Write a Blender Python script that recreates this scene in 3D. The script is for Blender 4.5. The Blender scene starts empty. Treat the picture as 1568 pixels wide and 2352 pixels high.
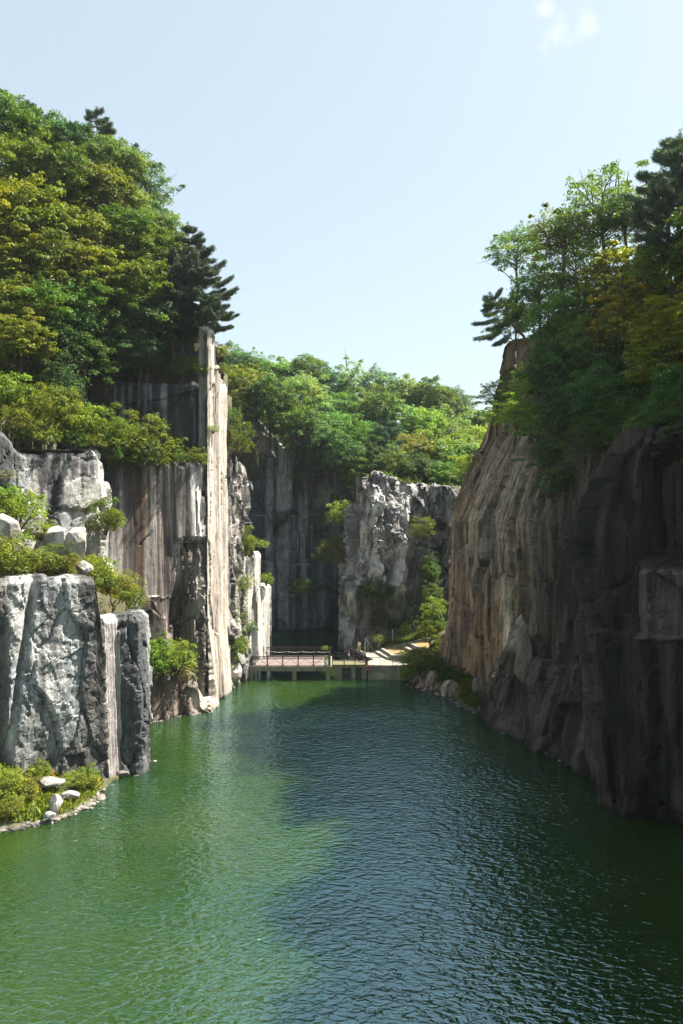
import bpy, math, random
import numpy as np
from mathutils import Vector
R = math.radians
CX, CY, F, CAMZ = 784.0, 1176.0, 1829.0, 22.0
scene = bpy.context.scene
COL = scene.collection

def at(px, py, Y):
    """surveyed point: bearing px, elevation py, distance Y -> world"""
    return ((px-CX)/F*Y, Y, CAMZ-(py-CY)/F*Y)
def lvl(px, py, z):
    Y = (CAMZ-z)*F/(py-CY)
    return ((px-CX)/F*Y, Y, z)

# ---------------------------------------------------------------- noise
def _h(ix, iy, iz, seed):
    n = (ix.astype(np.int64)*374761393 + iy.astype(np.int64)*668265263 + iz.astype(np.int64)*2147483647 + seed*974634777) & 0xFFFFFFFF
    n = ((n ^ (n >> 13))*1274126177) & 0xFFFFFFFF
    n = ((n ^ (n >> 16))*2246822519) & 0xFFFFFFFF
    n = n ^ (n >> 15)
    return (n & 0xFFFFFF)/float(0xFFFFFF)
def vnoise(x, y, z=0.0, seed=0):
    x = np.asarray(x, float); y = np.asarray(y, float)+0*x; z = np.asarray(z, float)+0*x
    ix, iy, iz = np.floor(x), np.floor(y), np.floor(z)
    fx, fy, fz = x-ix, y-iy, z-iz
    fx = fx*fx*(3-2*fx); fy = fy*fy*(3-2*fy); fz = fz*fz*(3-2*fz)
    r = 0
    for a in (0, 1):
        for b in (0, 1):
            for c in (0, 1):
                w = (fx if a else 1-fx)*(fy if b else 1-fy)*(fz if c else 1-fz)
                r = r + w*_h(ix+a, iy+b, iz+c, seed)
    return r*2-1
def fbm(x, y, z=0.0, seed=0, o=4, g=0.5):
    r = 0; a = 1.0; f = 1.0; t = 0
    for k in range(o):
        r = r + a*vnoise(np.asarray(x)*f, np.asarray(y)*f, np.asarray(z)*f, seed+k*17); t += a
        a *= g; f *= 2.03
    return r/t
def cells(S, Z, w, h, seed):
    """anisotropic jittered cells: random per cell, local offsets, edge distance"""
    u, v = S/w, Z/h
    iu, iv = np.floor(u), np.floor(v)
    b1 = np.full(u.shape, 9.0); b2 = np.full(u.shape, 9.0)
    r1 = np.zeros(u.shape); r2 = np.zeros(u.shape); r3 = np.zeros(u.shape); du = np.zeros(u.shape); dv = np.zeros(u.shape)
    zz = np.zeros(u.shape)
    for a in (-1, 0, 1):
        for b in (-1, 0, 1):
            cu, cv = iu+a, iv+b
            pu = cu+.5+.8*(_h(cu, cv, zz, seed)-.5); pv = cv+.5+.8*(_h(cu, cv, zz, seed+1)-.5)
            d = np.abs(u-pu)*.75+np.abs(v-pv)*.75+.5*np.hypot(u-pu, v-pv)
            m = d < b1
            b2 = np.where(m, b1, np.minimum(b2, d))
            r1 = np.where(m, _h(cu, cv, zz, seed+2), r1); r2 = np.where(m, _h(cu, cv, zz, seed+3), r2); r3 = np.where(m, _h(cu, cv, zz, seed+4), r3)
            du = np.where(m, (u-pu)*w, du); dv = np.where(m, (v-pv)*h, dv)
            b1 = np.where(m, d, b1)
    return r1, r2, r3, du, dv, b2-b1
def blocky(S, Z, w, h, amp, seed, tilt=.5, crack=.0):
    r1, r2, r3, du, dv, e = cells(S, Z, w, h, seed)
    o = amp*(r1*2-1) + tilt*amp/w*(r2*2-1)*du*2 + tilt*amp/h*(r3*2-1)*dv*2
    if crack: o = o - crack*np.clip(1-e/.10, 0, 1)
    return o
def sm(a, b, x):
    t = np.clip((np.asarray(x, float)-a)/(b-a), 0, 1); return t*t*(3-2*t)
def mix(a, b, t):
    t = np.asarray(t)[..., None]; return np.asarray(a)*(1-t)+np.asarray(b)*t

# ---------------------------------------------------------------- object helpers
def mesh_np(name, V, Fa, mat=None, cols=None, smooth=False, parent=None):
    V = np.asarray(V, np.float32)
    me = bpy.data.meshes.new(name)
    if isinstance(Fa, np.ndarray):
        n, k = Fa.shape
        me.vertices.add(len(V)); me.vertices.foreach_set('co', V.ravel())
        me.loops.add(n*k); me.loops.foreach_set('vertex_index', Fa.astype(np.int32).ravel())
        me.polygons.add(n); me.polygons.foreach_set('loop_start', np.arange(0, n*k, k, dtype=np.int32))
        me.update(calc_edges=True)
    else:
        me.from_pydata([tuple(map(float, v)) for v in V], [], Fa); me.update()
    if cols is not None:
        ca = me.color_attributes.new('Col', 'FLOAT_COLOR', 'POINT')
        c4 = np.ones((len(V), 4), np.float32); c4[:, :3] = cols
        ca.data.foreach_set('color', c4.ravel())
    me.polygons.foreach_set('use_smooth', np.full(len(me.polygons), bool(smooth)))
    if mat: me.materials.append(mat)
    me.validate()
    o = bpy.data.objects.new(name, me); COL.objects.link(o)
    if parent is not None: o.parent = parent
    return o
def tag(o, label=None, cat=None, group=None, kind=None):
    if label: o['label'] = label
    if cat: o['category'] = cat
    if group: o['group'] = group
    if kind: o['kind'] = kind
    return o
def empty(name, loc=(0, 0, 0), rz=0.0):
    o = bpy.data.objects.new(name, None); COL.objects.link(o)
    o.location = loc; o.rotation_euler = (0, 0, rz); o.empty_display_size = .3
    return o
def copy_tree(o, parent=None):
    c = o.copy(); COL.objects.link(c)
    if parent is not None: c.parent = parent
    for ch in list(o.children): copy_tree(ch, c)
    return c
class MB:
    """collects boxes, bars and prisms into one mesh"""
    def __init__(s): s.v = []; s.f = []
    def box(s, x0, x1, y0, y1, z0, z1):
        b = len(s.v); s.v += [(x, y, z) for z in (z0, z1) for y in (y0, y1) for x in (x0, x1)]
        s.f += [tuple(b+i for i in q) for q in ((0, 2, 3, 1), (4, 5, 7, 6), (0, 1, 5, 4), (2, 6, 7, 3), (0, 4, 6, 2), (1, 3, 7, 5))]
        return s
    def bar(s, p, q, w, h=None, n=4, taper=1.0):
        h = h or w; p = Vector(p); q = Vector(q); d = (q-p)
        if d.length < 1e-6: return s
        d.normalize(); up = Vector((0, 0, 1)) if abs(d.z) < .95 else Vector((0, 1, 0))
        a = d.cross(up).normalized(); c = a.cross(d).normalized(); b = len(s.v)
        for e, (P, k) in enumerate(((p, 1), (q, taper))):
            for i in range(n):
                t = 2*math.pi*(i+.5)/n; m = 1/math.cos(math.pi/n) if n == 4 else 1
                s.v.append(tuple(P+a*(math.cos(t)*w/2*m*k)+c*(math.sin(t)*h/2*m*k)))
        s.f += [tuple(b+i for i in range(n))[::-1], tuple(b+n+i for i in range(n))]
        s.f += [(b+i, b+(i+1) % n, b+n+(i+1) % n, b+n+i) for i in range(n)]
        return s
    def prism(s, poly, z0, z1):
        n = len(poly); b = len(s.v)
        s.v += [(p[0], p[1], z0) for p in poly]+[(p[0], p[1], z1) for p in poly]
        s.f += [tuple(b+i for i in range(n))[::-1], tuple(b+n+i for i in range(n))]
        s.f += [(b+i, b+(i+1) % n, b+n+(i+1) % n, b+n+i) for i in range(n)]
        return s
    def tube(s, pts, rad, n=6):
        for i in range(len(pts)-1):
            r0 = rad[i] if hasattr(rad, '__len__') else rad; r1 = rad[i+1] if hasattr(rad, '__len__') else rad
            s.bar(pts[i], pts[i+1], 2*r0, n=n, taper=r1/r0)
        return s
    def build(s, name, mat, parent=None, bevel=0, smooth=False):
        me = bpy.data.meshes.new(name); me.from_pydata(s.v, [], s.f); me.update()
        if mat: me.materials.append(mat)
        o = bpy.data.objects.new(name, me); COL.objects.link(o)
        if parent is not None: o.parent = parent
        if bevel:
            m = o.modifiers.new('b', 'BEVEL'); m.width = bevel; m.segments = 2
        if smooth: me.polygons.foreach_set('use_smooth', [True]*len(me.polygons))
        return o

# ---------------------------------------------------------------- materials
def newmat(name):
    m = bpy.data.materials.new(name); m.use_nodes = True; nt = m.node_tree; nt.nodes.clear()
    out = nt.nodes.new('ShaderNodeOutputMaterial'); return m, nt, out
def N(nt, t, **k):
    n = nt.nodes.new(t)
    for a, b in k.items():
        if a.startswith('i_'):
            key = a[2:].replace('_', ' '); n.inputs[key].default_value = b
        else: setattr(n, a, b)
    return n
def L(nt, a, b): nt.links.new(a, b)
def mapping(nt, scale, coord='Object', rot=(0, 0, 0)):
    tc = N(nt, 'ShaderNodeTexCoord'); mp = N(nt, 'ShaderNodeMapping'); mp.inputs['Scale'].default_value = scale; mp.inputs['Rotation'].default_value = rot
    L(nt, tc.outputs[coord], mp.inputs['Vector']); return mp.outputs[0]
def noise(nt, vec, scale, detail=4, rough=.55, dist=0.0):
    n = N(nt, 'ShaderNodeTexNoise'); n.inputs['Scale'].default_value = scale; n.inputs['Detail'].default_value = detail
    n.inputs['Roughness'].default_value = rough; n.inputs['Distortion'].default_value = dist
    if vec is not None: L(nt, vec, n.inputs['Vector'])
    return n
def ramp(nt, fac, stops):
    r = N(nt, 'ShaderNodeValToRGB'); e = r.color_ramp.elements
    while len(e) < len(stops): e.new(.5)
    for el, (p, c) in zip(e, stops):
        el.position = p; el.color = (c, c, c, 1) if not hasattr(c, '__len__') else (*c, 1)
    L(nt, fac, r.inputs[0]); return r.outputs[0]
def mul(nt, a, b, fac=1.0, mode='MULTIPLY'):
    m = N(nt, 'ShaderNodeMix', data_type='RGBA', blend_type=mode); m.inputs[0].default_value = fac if not hasattr(fac, 'links') else 1
    if hasattr(fac, 'links'): L(nt, fac, m.inputs[0])
    for s, x in ((6, a), (7, b)):
        if hasattr(x, 'links'): L(nt, x, m.inputs[s])
        else: m.inputs[s].default_value = (*x, 1) if hasattr(x, '__len__') else (x, x, x, 1)
    return m.outputs[2]
def math_n(nt, op, a, b=None, c=None):
    m = N(nt, 'ShaderNodeMath', operation=op)
    for i, x in enumerate((a, b, c)):
        if x is None: continue
        if hasattr(x, 'links'): L(nt, x, m.inputs[i])
        else: m.inputs[i].default_value = x
    return m.outputs[0]

def rock_mat(name, streak=.35, fine=.4, bump=.35, vert=.12, crk=.5, chip=.0):
    """granite: colour attribute x vertical streaks x grain, bump of grain, grooves and cracks"""
    m, nt, out = newmat(name)
    at_ = N(nt, 'ShaderNodeAttribute', attribute_name='Col')
    v1 = mapping(nt, (1, 1, vert)); v0 = mapping(nt, (1, 1, 1)); v2 = mapping(nt, (1, 1, .02))
    s1 = noise(nt, v1, 2.6, 7, .62, .3); s2 = noise(nt, v2, 4.5, 5, .6); g = noise(nt, v0, 7, 8, .72); big = noise(nt, v0, .6, 5, .6)
    sf = ramp(nt, noise(nt, mapping(nt, (1, 1, .3)), .45, 3, .5).outputs[0], [(.35, .15), (.65, 1.0)])
    c = mul(nt, at_.outputs['Color'], ramp(nt, s1.outputs[0], [(.32, 1-1.5*streak), (.5, 1.0), (.68, 1+.8*streak)]))
    c = mul(nt, c, ramp(nt, s2.outputs[0], [(.36, 1-1.0*streak), (.52, 1.0), (.66, 1+.5*streak)]), sf)
    c = mul(nt, c, ramp(nt, g.outputs[0], [(.25, 1-fine), (.5, 1.0), (.75, 1+fine)]))
    c = mul(nt, c, ramp(nt, big.outputs[0], [(.3, .72), (.5, 1.0), (.7, 1.2)]))
    vc = N(nt, 'ShaderNodeTexVoronoi', feature='DISTANCE_TO_EDGE'); vc.inputs['Scale'].default_value = .8
    wv = noise(nt, v0, 1.2, 5, .6)
    vm = N(nt, 'ShaderNodeVectorMath', operation='MULTIPLY_ADD'); L(nt, wv.outputs[1], vm.inputs[0]); vm.inputs[1].default_value = (1.6, 1.6, 1.6); L(nt, mapping(nt, (1, 1, .4)), vm.inputs[2])
    L(nt, vm.outputs[0], vc.inputs['Vector'])
    ck = ramp(nt, vc.outputs[0], [(0, 1-crk), (.018, 1.0)])
    c = mul(nt, c, ck)
    p = N(nt, 'ShaderNodeBsdfPrincipled'); L(nt, c, p.inputs['Base Color'])
    p.inputs['Roughness'].default_value = .82; p.inputs['Specular IOR Level'].default_value = .3
    h = math_n(nt, 'ADD', math_n(nt, 'MULTIPLY', g.outputs[0], .35), math_n(nt, 'MULTIPLY', s1.outputs[0], .7))
    h = math_n(nt, 'ADD', h, math_n(nt, 'MULTIPLY', ck, .4))
    chp = N(nt, 'ShaderNodeTexVoronoi', feature='F1'); chp.inputs['Scale'].default_value = 2.6
    vm2 = N(nt, 'ShaderNodeVectorMath', operation='MULTIPLY_ADD'); L(nt, g.outputs[1], vm2.inputs[0]); vm2.inputs[1].default_value = (.5, .5, .5); L(nt, mapping(nt, (1, 1, .55)), vm2.inputs[2]); L(nt, vm2.outputs[0], chp.inputs['Vector'])
    sx = N(nt, 'ShaderNodeSeparateColor'); L(nt, chp.outputs['Color'], sx.inputs[0]); h = math_n(nt, 'ADD', h, math_n(nt, 'MULTIPLY', sx.outputs[0], chip))
    b = N(nt, 'ShaderNodeBump'); b.inputs['Strength'].default_value = bump; b.inputs['Distance'].default_value = .35
    L(nt, h, b.inputs['Height']); L(nt, b.outputs[0], p.inputs['Normal']); L(nt, p.outputs[0], out.inputs[0])
    return m
def plain_mat(name, col, rough=.6, var=.15, scale=6, metal=0.0, bump=.1, vert=1.0, dirt=None, dscale=1.5):
    m, nt, out = newmat(name); v = mapping(nt, (1, 1, vert)); n = noise(nt, v, scale, 6, .65)
    c = mul(nt, col, ramp(nt, n.outputs[0], [(.3, 1-var), (.5, 1.0), (.7, 1+var)]))
    if dirt:
        d = noise(nt, mapping(nt, (1, 1, .25)), dscale, 6, .6); c = mul(nt, c, dirt, ramp(nt, d.outputs[0], [(.45, 0.0), (.62, .85)]), 'MIX')
    p = N(nt, 'ShaderNodeBsdfPrincipled'); L(nt, c, p.inputs['Base Color']); p.inputs['Roughness'].default_value = rough; p.inputs['Metallic'].default_value = metal
    if bump:
        b = N(nt, 'ShaderNodeBump'); b.inputs['Strength'].default_value = bump; b.inputs['Distance'].default_value = .05; L(nt, n.outputs[0], b.inputs['Height']); L(nt, b.outputs[0], p.inputs['Normal'])
    L(nt, p.outputs[0], out.inputs[0]); return m
def leaf_mat(name, trans=.35, var=.45, gloss=.06, rough=.5):
    m, nt, out = newmat(name)
    oi = N(nt, 'ShaderNodeObjectInfo'); ge = N(nt, 'ShaderNodeNewGeometry')
    n = noise(nt, mapping(nt, (1, 1, 1)), .55, 3, .6); at_ = N(nt, 'ShaderNodeAttribute', attribute_name='Col')
    c = mul(nt, oi.outputs['Color'], at_.outputs['Color'])
    c = mul(nt, c, ramp(nt, ge.outputs['Random Per Island'], [(0, 1-var), (.5, 1.0), (1, 1+var)]))
    c = mul(nt, c, ramp(nt, n.outputs[0], [(.35, (.72, .86, .95)), (.5, (1, 1, 1)), (.65, (1.2, 1.1, .8))]))
    d = N(nt, 'ShaderNodeBsdfPrincipled'); L(nt, c, d.inputs['Base Color']); d.inputs['Roughness'].default_value = rough; d.inputs['Specular IOR Level'].default_value = .18
    t = N(nt, 'ShaderNodeBsdfTranslucent'); L(nt, mul(nt, c, (1.35, 1.4, .5)), t.inputs['Color'])
    mx = N(nt, 'ShaderNodeMixShader'); mx.inputs[0].default_value = trans; L(nt, d.outputs[0], mx.inputs[1]); L(nt, t.outputs[0], mx.inputs[2])
    L(nt, mx.outputs[0], out.inputs[0]); return m
M = {}
M['rock'] = rock_mat('granite', .35, .35, .6, .12, chip=.3)
M['slab'] = rock_mat('drilled_granite', .42, .25, .35, .03, .15, .06)
M['granite2'] = rock_mat('weathered_granite', .38, .38, .7, .07, .45, .25)
M['rough'] = rock_mat('fractured_granite', .2, .30, .8, .35, .6, .45)
M['leaf'] = leaf_mat('leaves', .36); M['needle'] = leaf_mat('needles', .15, .35); M['grass'] = leaf_mat('herbs', .4, .5)
M['bark'] = plain_mat('bark', (.09, .065, .045), .9, .4, 5, bump=.5)
M['soil'] = plain_mat('soil', (.055, .06, .022), .95, .5, 1.5, bump=.6, dirt=(.10, .085, .05))
# ---------------------------------------------------------------- cliffs
def wall(name, path, zt, disp, colf, zb=-1.5, res=.2, back=5.0, mat='rock', rise=None, label=None, lean=None, smooth=False, topnoise=.5, seed=0, normal_smooth=3):
    P = np.array(path, float); seg = np.hypot(*np.diff(P, axis=0).T); cum = np.r_[0, np.cumsum(seg)]
    ns = max(3, int(cum[-1]/res)); s = np.linspace(0, cum[-1], ns)
    X = np.interp(s, cum, P[:, 0]); Y = np.interp(s, cum, P[:, 1])
    tx, ty = np.gradient(X), np.gradient(Y)
    k = normal_smooth
    if k:
        ker = np.ones(2*k+1)/(2*k+1); tx = np.convolve(np.pad(tx, k, 'edge'), ker, 'valid'); ty = np.convolve(np.pad(ty, k, 'edge'), ker, 'valid')
    l = np.hypot(tx, ty); nx, ny = ty/l, -tx/l
    px = CX+F*X/np.maximum(Y, 1.0)
    ztop = zt(px, s, X, Y) if callable(zt) else np.full(ns, float(zt))
    ztop = ztop + topnoise*.45*(blocky(s, s*0, 2.2, 5, 1, seed+91, .4)) + topnoise*.25*fbm(s*1.5, 3.3, 0, seed+5)
    nv = max(3, int((ztop.max()-zb)/res)); v = np.linspace(0, 1, nv)
    S = np.repeat(s[None], nv, 0); Z = zb+(ztop[None]-zb)*v[:, None]; PX = np.repeat(px[None], nv, 0)
    wS = .10*fbm(S*2.6, Z*2.6, 0, seed+300, 3); wZ = .12*fbm(S*2.6, Z*2.6, 0, seed+310, 3)
    O = disp(S+wS, Z+wZ, PX)
    if lean is not None: O = O+lean(S, Z, PX)
    bl = .10 if mat == 'slab' else 0.0; Op = np.pad(O, 1, 'edge'); O = (1-4*bl)*O+bl*(Op[:-2, 1:-1]+Op[2:, 1:-1]+Op[1:-1, :-2]+Op[1:-1, 2:])
    O = O-.35*sm(-.5, 0, Z-ztop[None])
    XX = X[None]+nx[None]*O; YY = Y[None]+ny[None]*O
    C = colf(S, Z, PX, O)
    C = mix(C, C*.45, sm(.45, .1, Z+.15*fbm(S, S*0, 0, 77)))
    rows = [np.stack([XX, YY, Z], -1)]; cols = [C]
    tk = [.4, .9, 1.6, 2.6, 4.0, back] if back > 5 else [back*f for f in (.1, .25, .45, .7, 1.0)]
    for t in tk:
        o = O[-1]-t; x = X+nx*o; y = Y+ny*o
        z = ztop + (rise(t, s, px) if rise else 0) + .22*fbm(x*.7, y*.7, 0, seed+9)
        rows.append(np.stack([x, y, z], -1)[None]); cols.append((C[-1]*.8)[None])
    o = O[-1]-back-.05; x = X+nx*o; y = Y+ny*o
    for z in (ztop*.5, np.full(ns, zb)):
        rows.append(np.stack([x, y, z], -1)[None]); cols.append((C[-1]*.8)[None])
    V = np.concatenate(rows, 0); CC = np.concatenate(cols, 0); nr = V.shape[0]
    idx = np.arange(nr*ns).reshape(nr, ns)
    Q = np.stack([idx[:-1, :-1], idx[:-1, 1:], idx[1:, 1:], idx[1:, :-1]], -1).reshape(-1, 4)
    VV = V.reshape(-1, 3)
    # end caps: fan as quads towards a middle point column
    extra = []; eq = []
    for col_, fl in ((0, 0), (ns-1, 1)):
        ids = idx[:, col_]; c = VV[ids].mean(0); ci = len(VV)+len(extra); extra.append(c)
        a, b = ids[:-1], ids[1:]
        q = np.stack([a, b, np.full(len(a), ci), np.full(len(a), ci)], -1); eq.append(q if fl else q[:, ::-1])
    me_faces = [tuple(q) for q in Q]
    cap = [tuple(int(i) for i in (q[0], q[1], q[2])) if q[2] == q[3] else tuple(int(i) for i in (q[0], q[2], q[3])) for q in np.concatenate(eq)]
    VV = np.concatenate([VV, np.array(extra)]); CC = np.concatenate([CC.reshape(-1, 3), np.array([CC.reshape(-1, 3).mean(0)]*2)])
    ob = mesh_np(name, VV, Q, M[mat], CC, smooth)
    # caps as a second mesh joined in by python
    import bmesh
    bm = bmesh.new(); bm.from_mesh(ob.data); bm.verts.ensure_lookup_table()
    for c in cap:
        try: bm.faces.new([bm.verts[i] for i in c])
        except Exception: pass
    bm.to_mesh(ob.data); bm.free()
    tag(ob, label, None, None, 'structure')
    return ob

WHITE = np.array((.52, .50, .46)); GREY = np.array((.30, .31, .31)); DARK = np.array((.055, .058, .065)); BLUE = np.array((.07, .085, .10))
RUST = np.array((.16, .075, .04)); TAN = np.array((.30, .21, .13)); BROWN = np.array((.13, .09, .065)); MOSS = np.array((.06, .08, .02)); WARM = np.array((.50, .43, .36))

def streaky(S, Z, a, b, f=.9, vz=.03, thr=0.0, w=.25, seed=0):
    """two tones mixed by running-water streaks"""
    n = fbm(S*f, Z*vz, 0, seed, 5, .6)
    return mix(a, b, sm(thr-w, thr+w, n))
def bands(PX, pts, warp=None):
    xs = [p[0] for p in pts]; q = PX if warp is None else PX+warp
    return np.stack([np.interp(q, xs, [p[1][i] for p in pts]) for i in range(3)], -1)
def crisp(c, S, Z, seed, dark, pale, kd=.7, kp=.6, f=1.5, wob=.0):
    """hard-edged water stains, dark and pale, running straight down"""
    a = fbm(S*f+wob*Z, Z*.03, 0, seed, 4, .6); b = fbm(S*f*.8+wob*Z+31, Z*.028, 0, seed+1, 4, .6)
    c = mix(c, dark, sm(.09, .15, a)*kd); return mix(c, pale, sm(.16, .22, b)*kp)
def ledgeline(Z, z0, w=.18): return np.clip(1-np.abs(Z-z0)/w, 0, 1)

# --- B: foreground granite block on the left bank
def zB(px, s, X, Y): return np.where(px < 216, 16.9, np.where(px < 330, 16.9-3.7*sm(216, 236, px), 13.2)) - 0*s
def dB(S, Z, PX):
    w = fbm(S*.25, Z*.12, 0, 3, 3)
    q = S+.35*Z+w*.8
    o = blocky(q-.35*Z*.6, Z+w*2-.5*S, 3.2, 9, .24, 11, .9, .24)+blocky(q, Z-.6*S, 1.5, 2.8, .09, 12, 1.0, .07)+blocky(S-.3*Z, Z+.4*S, .7, .8, .035, 13, 1.0, .02)
    o += .05*fbm(S*2.5, Z*2.5, 0, 14)
    o += .9*sm(-4, 14, -Z)*0 + .045*(13-Z)          # slight batter
    # dark cleft on the far left, shadowed overhang near the foot
    o -= 1.6*sm(26, 0, PX)*sm(16, 9, Z)
    o -= .8*np.exp(-((PX-(60+ (12-Z)*-5))/9)**2)
    strip = sm(241, 244, PX)*sm(272, 268, PX)
    o = o*(1-strip)+strip*(-.02+.045*(13-Z)+.05*np.sin(PX*.9))
    return o
def cB(S, Z, PX, O):
    c = streaky(S, Z, (.30, .33, .34), (.50, .50, .48), .5, .12, -.05, .35, 21)
    d = fbm(S*.8, Z*.06, 0, 22, 5, .6)
    wx = fbm(S*.4, Z*.2, 0, 23)*14
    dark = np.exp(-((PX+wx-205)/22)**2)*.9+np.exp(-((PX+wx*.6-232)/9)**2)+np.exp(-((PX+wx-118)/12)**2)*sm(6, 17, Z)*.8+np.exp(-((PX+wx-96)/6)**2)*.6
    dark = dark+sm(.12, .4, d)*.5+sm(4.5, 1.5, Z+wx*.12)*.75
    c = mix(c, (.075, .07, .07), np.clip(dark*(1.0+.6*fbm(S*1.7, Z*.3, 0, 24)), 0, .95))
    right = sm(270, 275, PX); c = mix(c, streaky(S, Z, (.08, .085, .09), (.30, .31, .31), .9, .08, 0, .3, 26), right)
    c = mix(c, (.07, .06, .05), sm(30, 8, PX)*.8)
    strip = sm(241, 244, PX)*sm(272, 268, PX)
    c = mix(c, streaky(S, Z, (.42, .38, .38), (.62, .58, .54), 5, .02, 0, .2, 25), strip)  # smooth cut strip, painted paler partly for the sun on this side face
    return c
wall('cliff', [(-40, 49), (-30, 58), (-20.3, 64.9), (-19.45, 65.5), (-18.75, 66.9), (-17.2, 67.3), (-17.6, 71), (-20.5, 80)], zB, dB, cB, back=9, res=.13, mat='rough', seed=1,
     label='grey fractured granite block on the left bank with a smooth pale sun-catching vertical strip')

# --- D: pale block behind the terrace
def dD(S, Z, PX):
    w = fbm(S*.2, Z*.12, 0, 33, 3)
    q = S-.25*Z+w*.6; return blocky(q, Z+w*2+.4*S, 4.2, 8, .38, 31, .9, .2)+blocky(q, Z-.5*S, 1.6, 2.6, .09, 32, .9, .06)+.05*fbm(S*2.4, Z*2.4, 0, 34)+.05*(25-Z)
def cD(S, Z, PX, O):
    c = streaky(S, Z, (.34, .35, .35), (.54, .52, .48), .5, .06, -.1, .3, 36)
    d = fbm(S*.7, Z*.05, 0, 37, 5, .6); t = sm(22, 29, Z)
    c = mix(c, (.06, .06, .07), np.clip(sm(.35-.45*t, .6-.4*t, d+.15), 0, .92))
    c = mix(c, (.05, .05, .055), np.exp(-((PX-128)/5)**2)*.8)
    return mix(c, (.11, .115, .125), sm(55, 35, PX+6*fbm(S, Z*.3, 0, 39))*sm(19, 22, Z)*.7)
wall('cliff', [(-48, 58), (-36, 67.5), (-30, 72.5), (-23.7, 78), (-23.9, 80.5), (-25, 83.5)], lambda px, s, X, Y: 27.6+1.6*sm(60, 0, px)+.6*sm(200, 225, px), dD, cD, zb=8, back=7, mat='rough', res=.19, seed=2,
     label='pale upper granite block above the boulder terrace with dark run-off stains')

# --- E: tall streaked wall
def dE(S, Z, PX):
    w = fbm(S*.2, Z*.1, 0, 43, 3)
    o = .10*fbm(S*1.2, Z*.05, 0, 41)+.25*fbm(S*.25, Z*.08, 0, 42)
    o += .35*sm(401, 403, PX+2*w)*sm(18.5, 18.9, Z)+ .18*ledgeline(Z, 12.8+w, .12)
    rr = sm(395, 415, PX+10*w)*sm(19.4, 18.6, Z)
    o += rr*(blocky(S+w, Z+S*1.2+w*3, .9, 7, .40, 44, .9, .3)+blocky(S, Z+S, .45, 2.0, .12, 45, .8)-.3)
    o -= sm(380, 405, PX+8*w)*sm(452, 425, PX-(Z-8)*-2)*sm(15, 9, Z)*1.5
    o += sm(448, 456, PX)*(blocky(S, Z, .5, 4.0, .3, 46, .8)-.2)
    o -= .5*ledgeline(Z-(PX-340)*.05, 19.3, .12)*sm(320, 326, PX)*sm(352, 346, PX)
    return o+.04*(14-Z)
def cE(S, Z, PX, O):
    wx = 5*fbm(S*.6, Z*.12, 0, 47)+7*fbm(S*.15, Z*.05, 0, 48)
    pts = [(150, (.10, .10, .10)), (240, (.13, .12, .12)), (262, (.28, .25, .24)), (285, (.20, .17, .16)), (300, (.30, .26, .23)), (322, (.16, .12, .11)), (330, (.12, .055, .03)), (340, (.34, .27, .20)),
           (350, (.13, .06, .035)), (357, (.30, .25, .22)), (366, (.10, .075, .065)), (374, (.34, .30, .27)), (384, (.17, .13, .115)), (395, (.40, .36, .32)), (404, (.09, .075, .07)), (412, (.44, .41, .38)), (424, (.38, .35, .32)), (430, (.13, .11, .10)),
           (437, (.36, .34, .33)), (445, (.70, .69, .67)), (470, (.64, .63, .62)), (476, (.30, .26, .24)), (520, (.3, .25, .22))]
    c = bands(PX, pts, wx)
    st = .9*fbm(S*.45, Z*.03, 0, 49, 2)+.8*fbm(S*1.3, Z*.03, 0, 149, 3)*sm(-.3, .3, fbm(S*.3, Z*.15, 0, 150))+.4*fbm(S*4, Z*.05, 0, 151, 3)
    c = c*(1+.95*np.clip(st, -.75, .8))[..., None]
    c = crisp(c, S, Z, 621, (.06, .052, .05), (.46, .44, .42), .7, .6, 1.4)
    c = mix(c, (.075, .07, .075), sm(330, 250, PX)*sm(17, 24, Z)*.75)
    low = sm(390, 415, PX+wx)*sm(19.2, 18.4, Z)
    c = mix(c, streaky(S, Z, (.08, .07, .06), (.42, .38, .33), 1.2, .15, .05, .25, 50), low*.9)
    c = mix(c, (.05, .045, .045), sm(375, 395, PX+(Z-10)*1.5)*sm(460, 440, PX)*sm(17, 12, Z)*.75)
    return mix(c, (.6, .58, .55), ledgeline(Z, 18.65, .14)*sm(405, 410, PX)*.7)
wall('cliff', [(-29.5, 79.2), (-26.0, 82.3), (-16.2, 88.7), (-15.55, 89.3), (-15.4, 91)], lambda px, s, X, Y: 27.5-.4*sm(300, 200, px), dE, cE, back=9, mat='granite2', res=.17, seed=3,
     label='tall quarried granite wall with rust brown and white vertical run-off streaks')

# --- F: low wall at the waterline
def dF(S, Z, PX):
    w = fbm(S*.3, Z*.2, 0, 53, 3)
    o = .12*fbm(S*1.3, Z*.1, 0, 51)+blocky(S, Z, 2.2, 6, .22, 52, .6, .1)
    r = sm(410, 418, PX); return o+r*(blocky(S+w, Z+w, .9, 2.2, .35, 54, .9, .1))+.12*(4-Z)*(1+r)
def cF(S, Z, PX, O):
    c = streaky(S, Z, (.09, .065, .055), (.24, .18, .15), 1.2, .05, .05, .3, 55)
    c = mix(c, (.46, .41, .35), sm(424, 434, PX)); c = mix(c, (.5, .45, .4), np.clip(1-np.abs(Z-.25)/.3, 0, 1)*.5)
    return mix(c, (.35, .32, .29), ledgeline(Z, 1.7, .1)*.6)
wall('cliff', [(-24, 81.5), (-21.6, 83.2), (-18.2, 85.6), (-17.6, 86.6), (-15.4, 88.4), (-15.2, 90.8)], lambda px, s, X, Y: 5.0-.6*sm(405, 418, px)-3.2*sm(440, 468, px), dF, cF, back=3.2, mat='rock', res=.16, seed=4,
     label='low brown rock wall at the waterline below a leafy bush')
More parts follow.
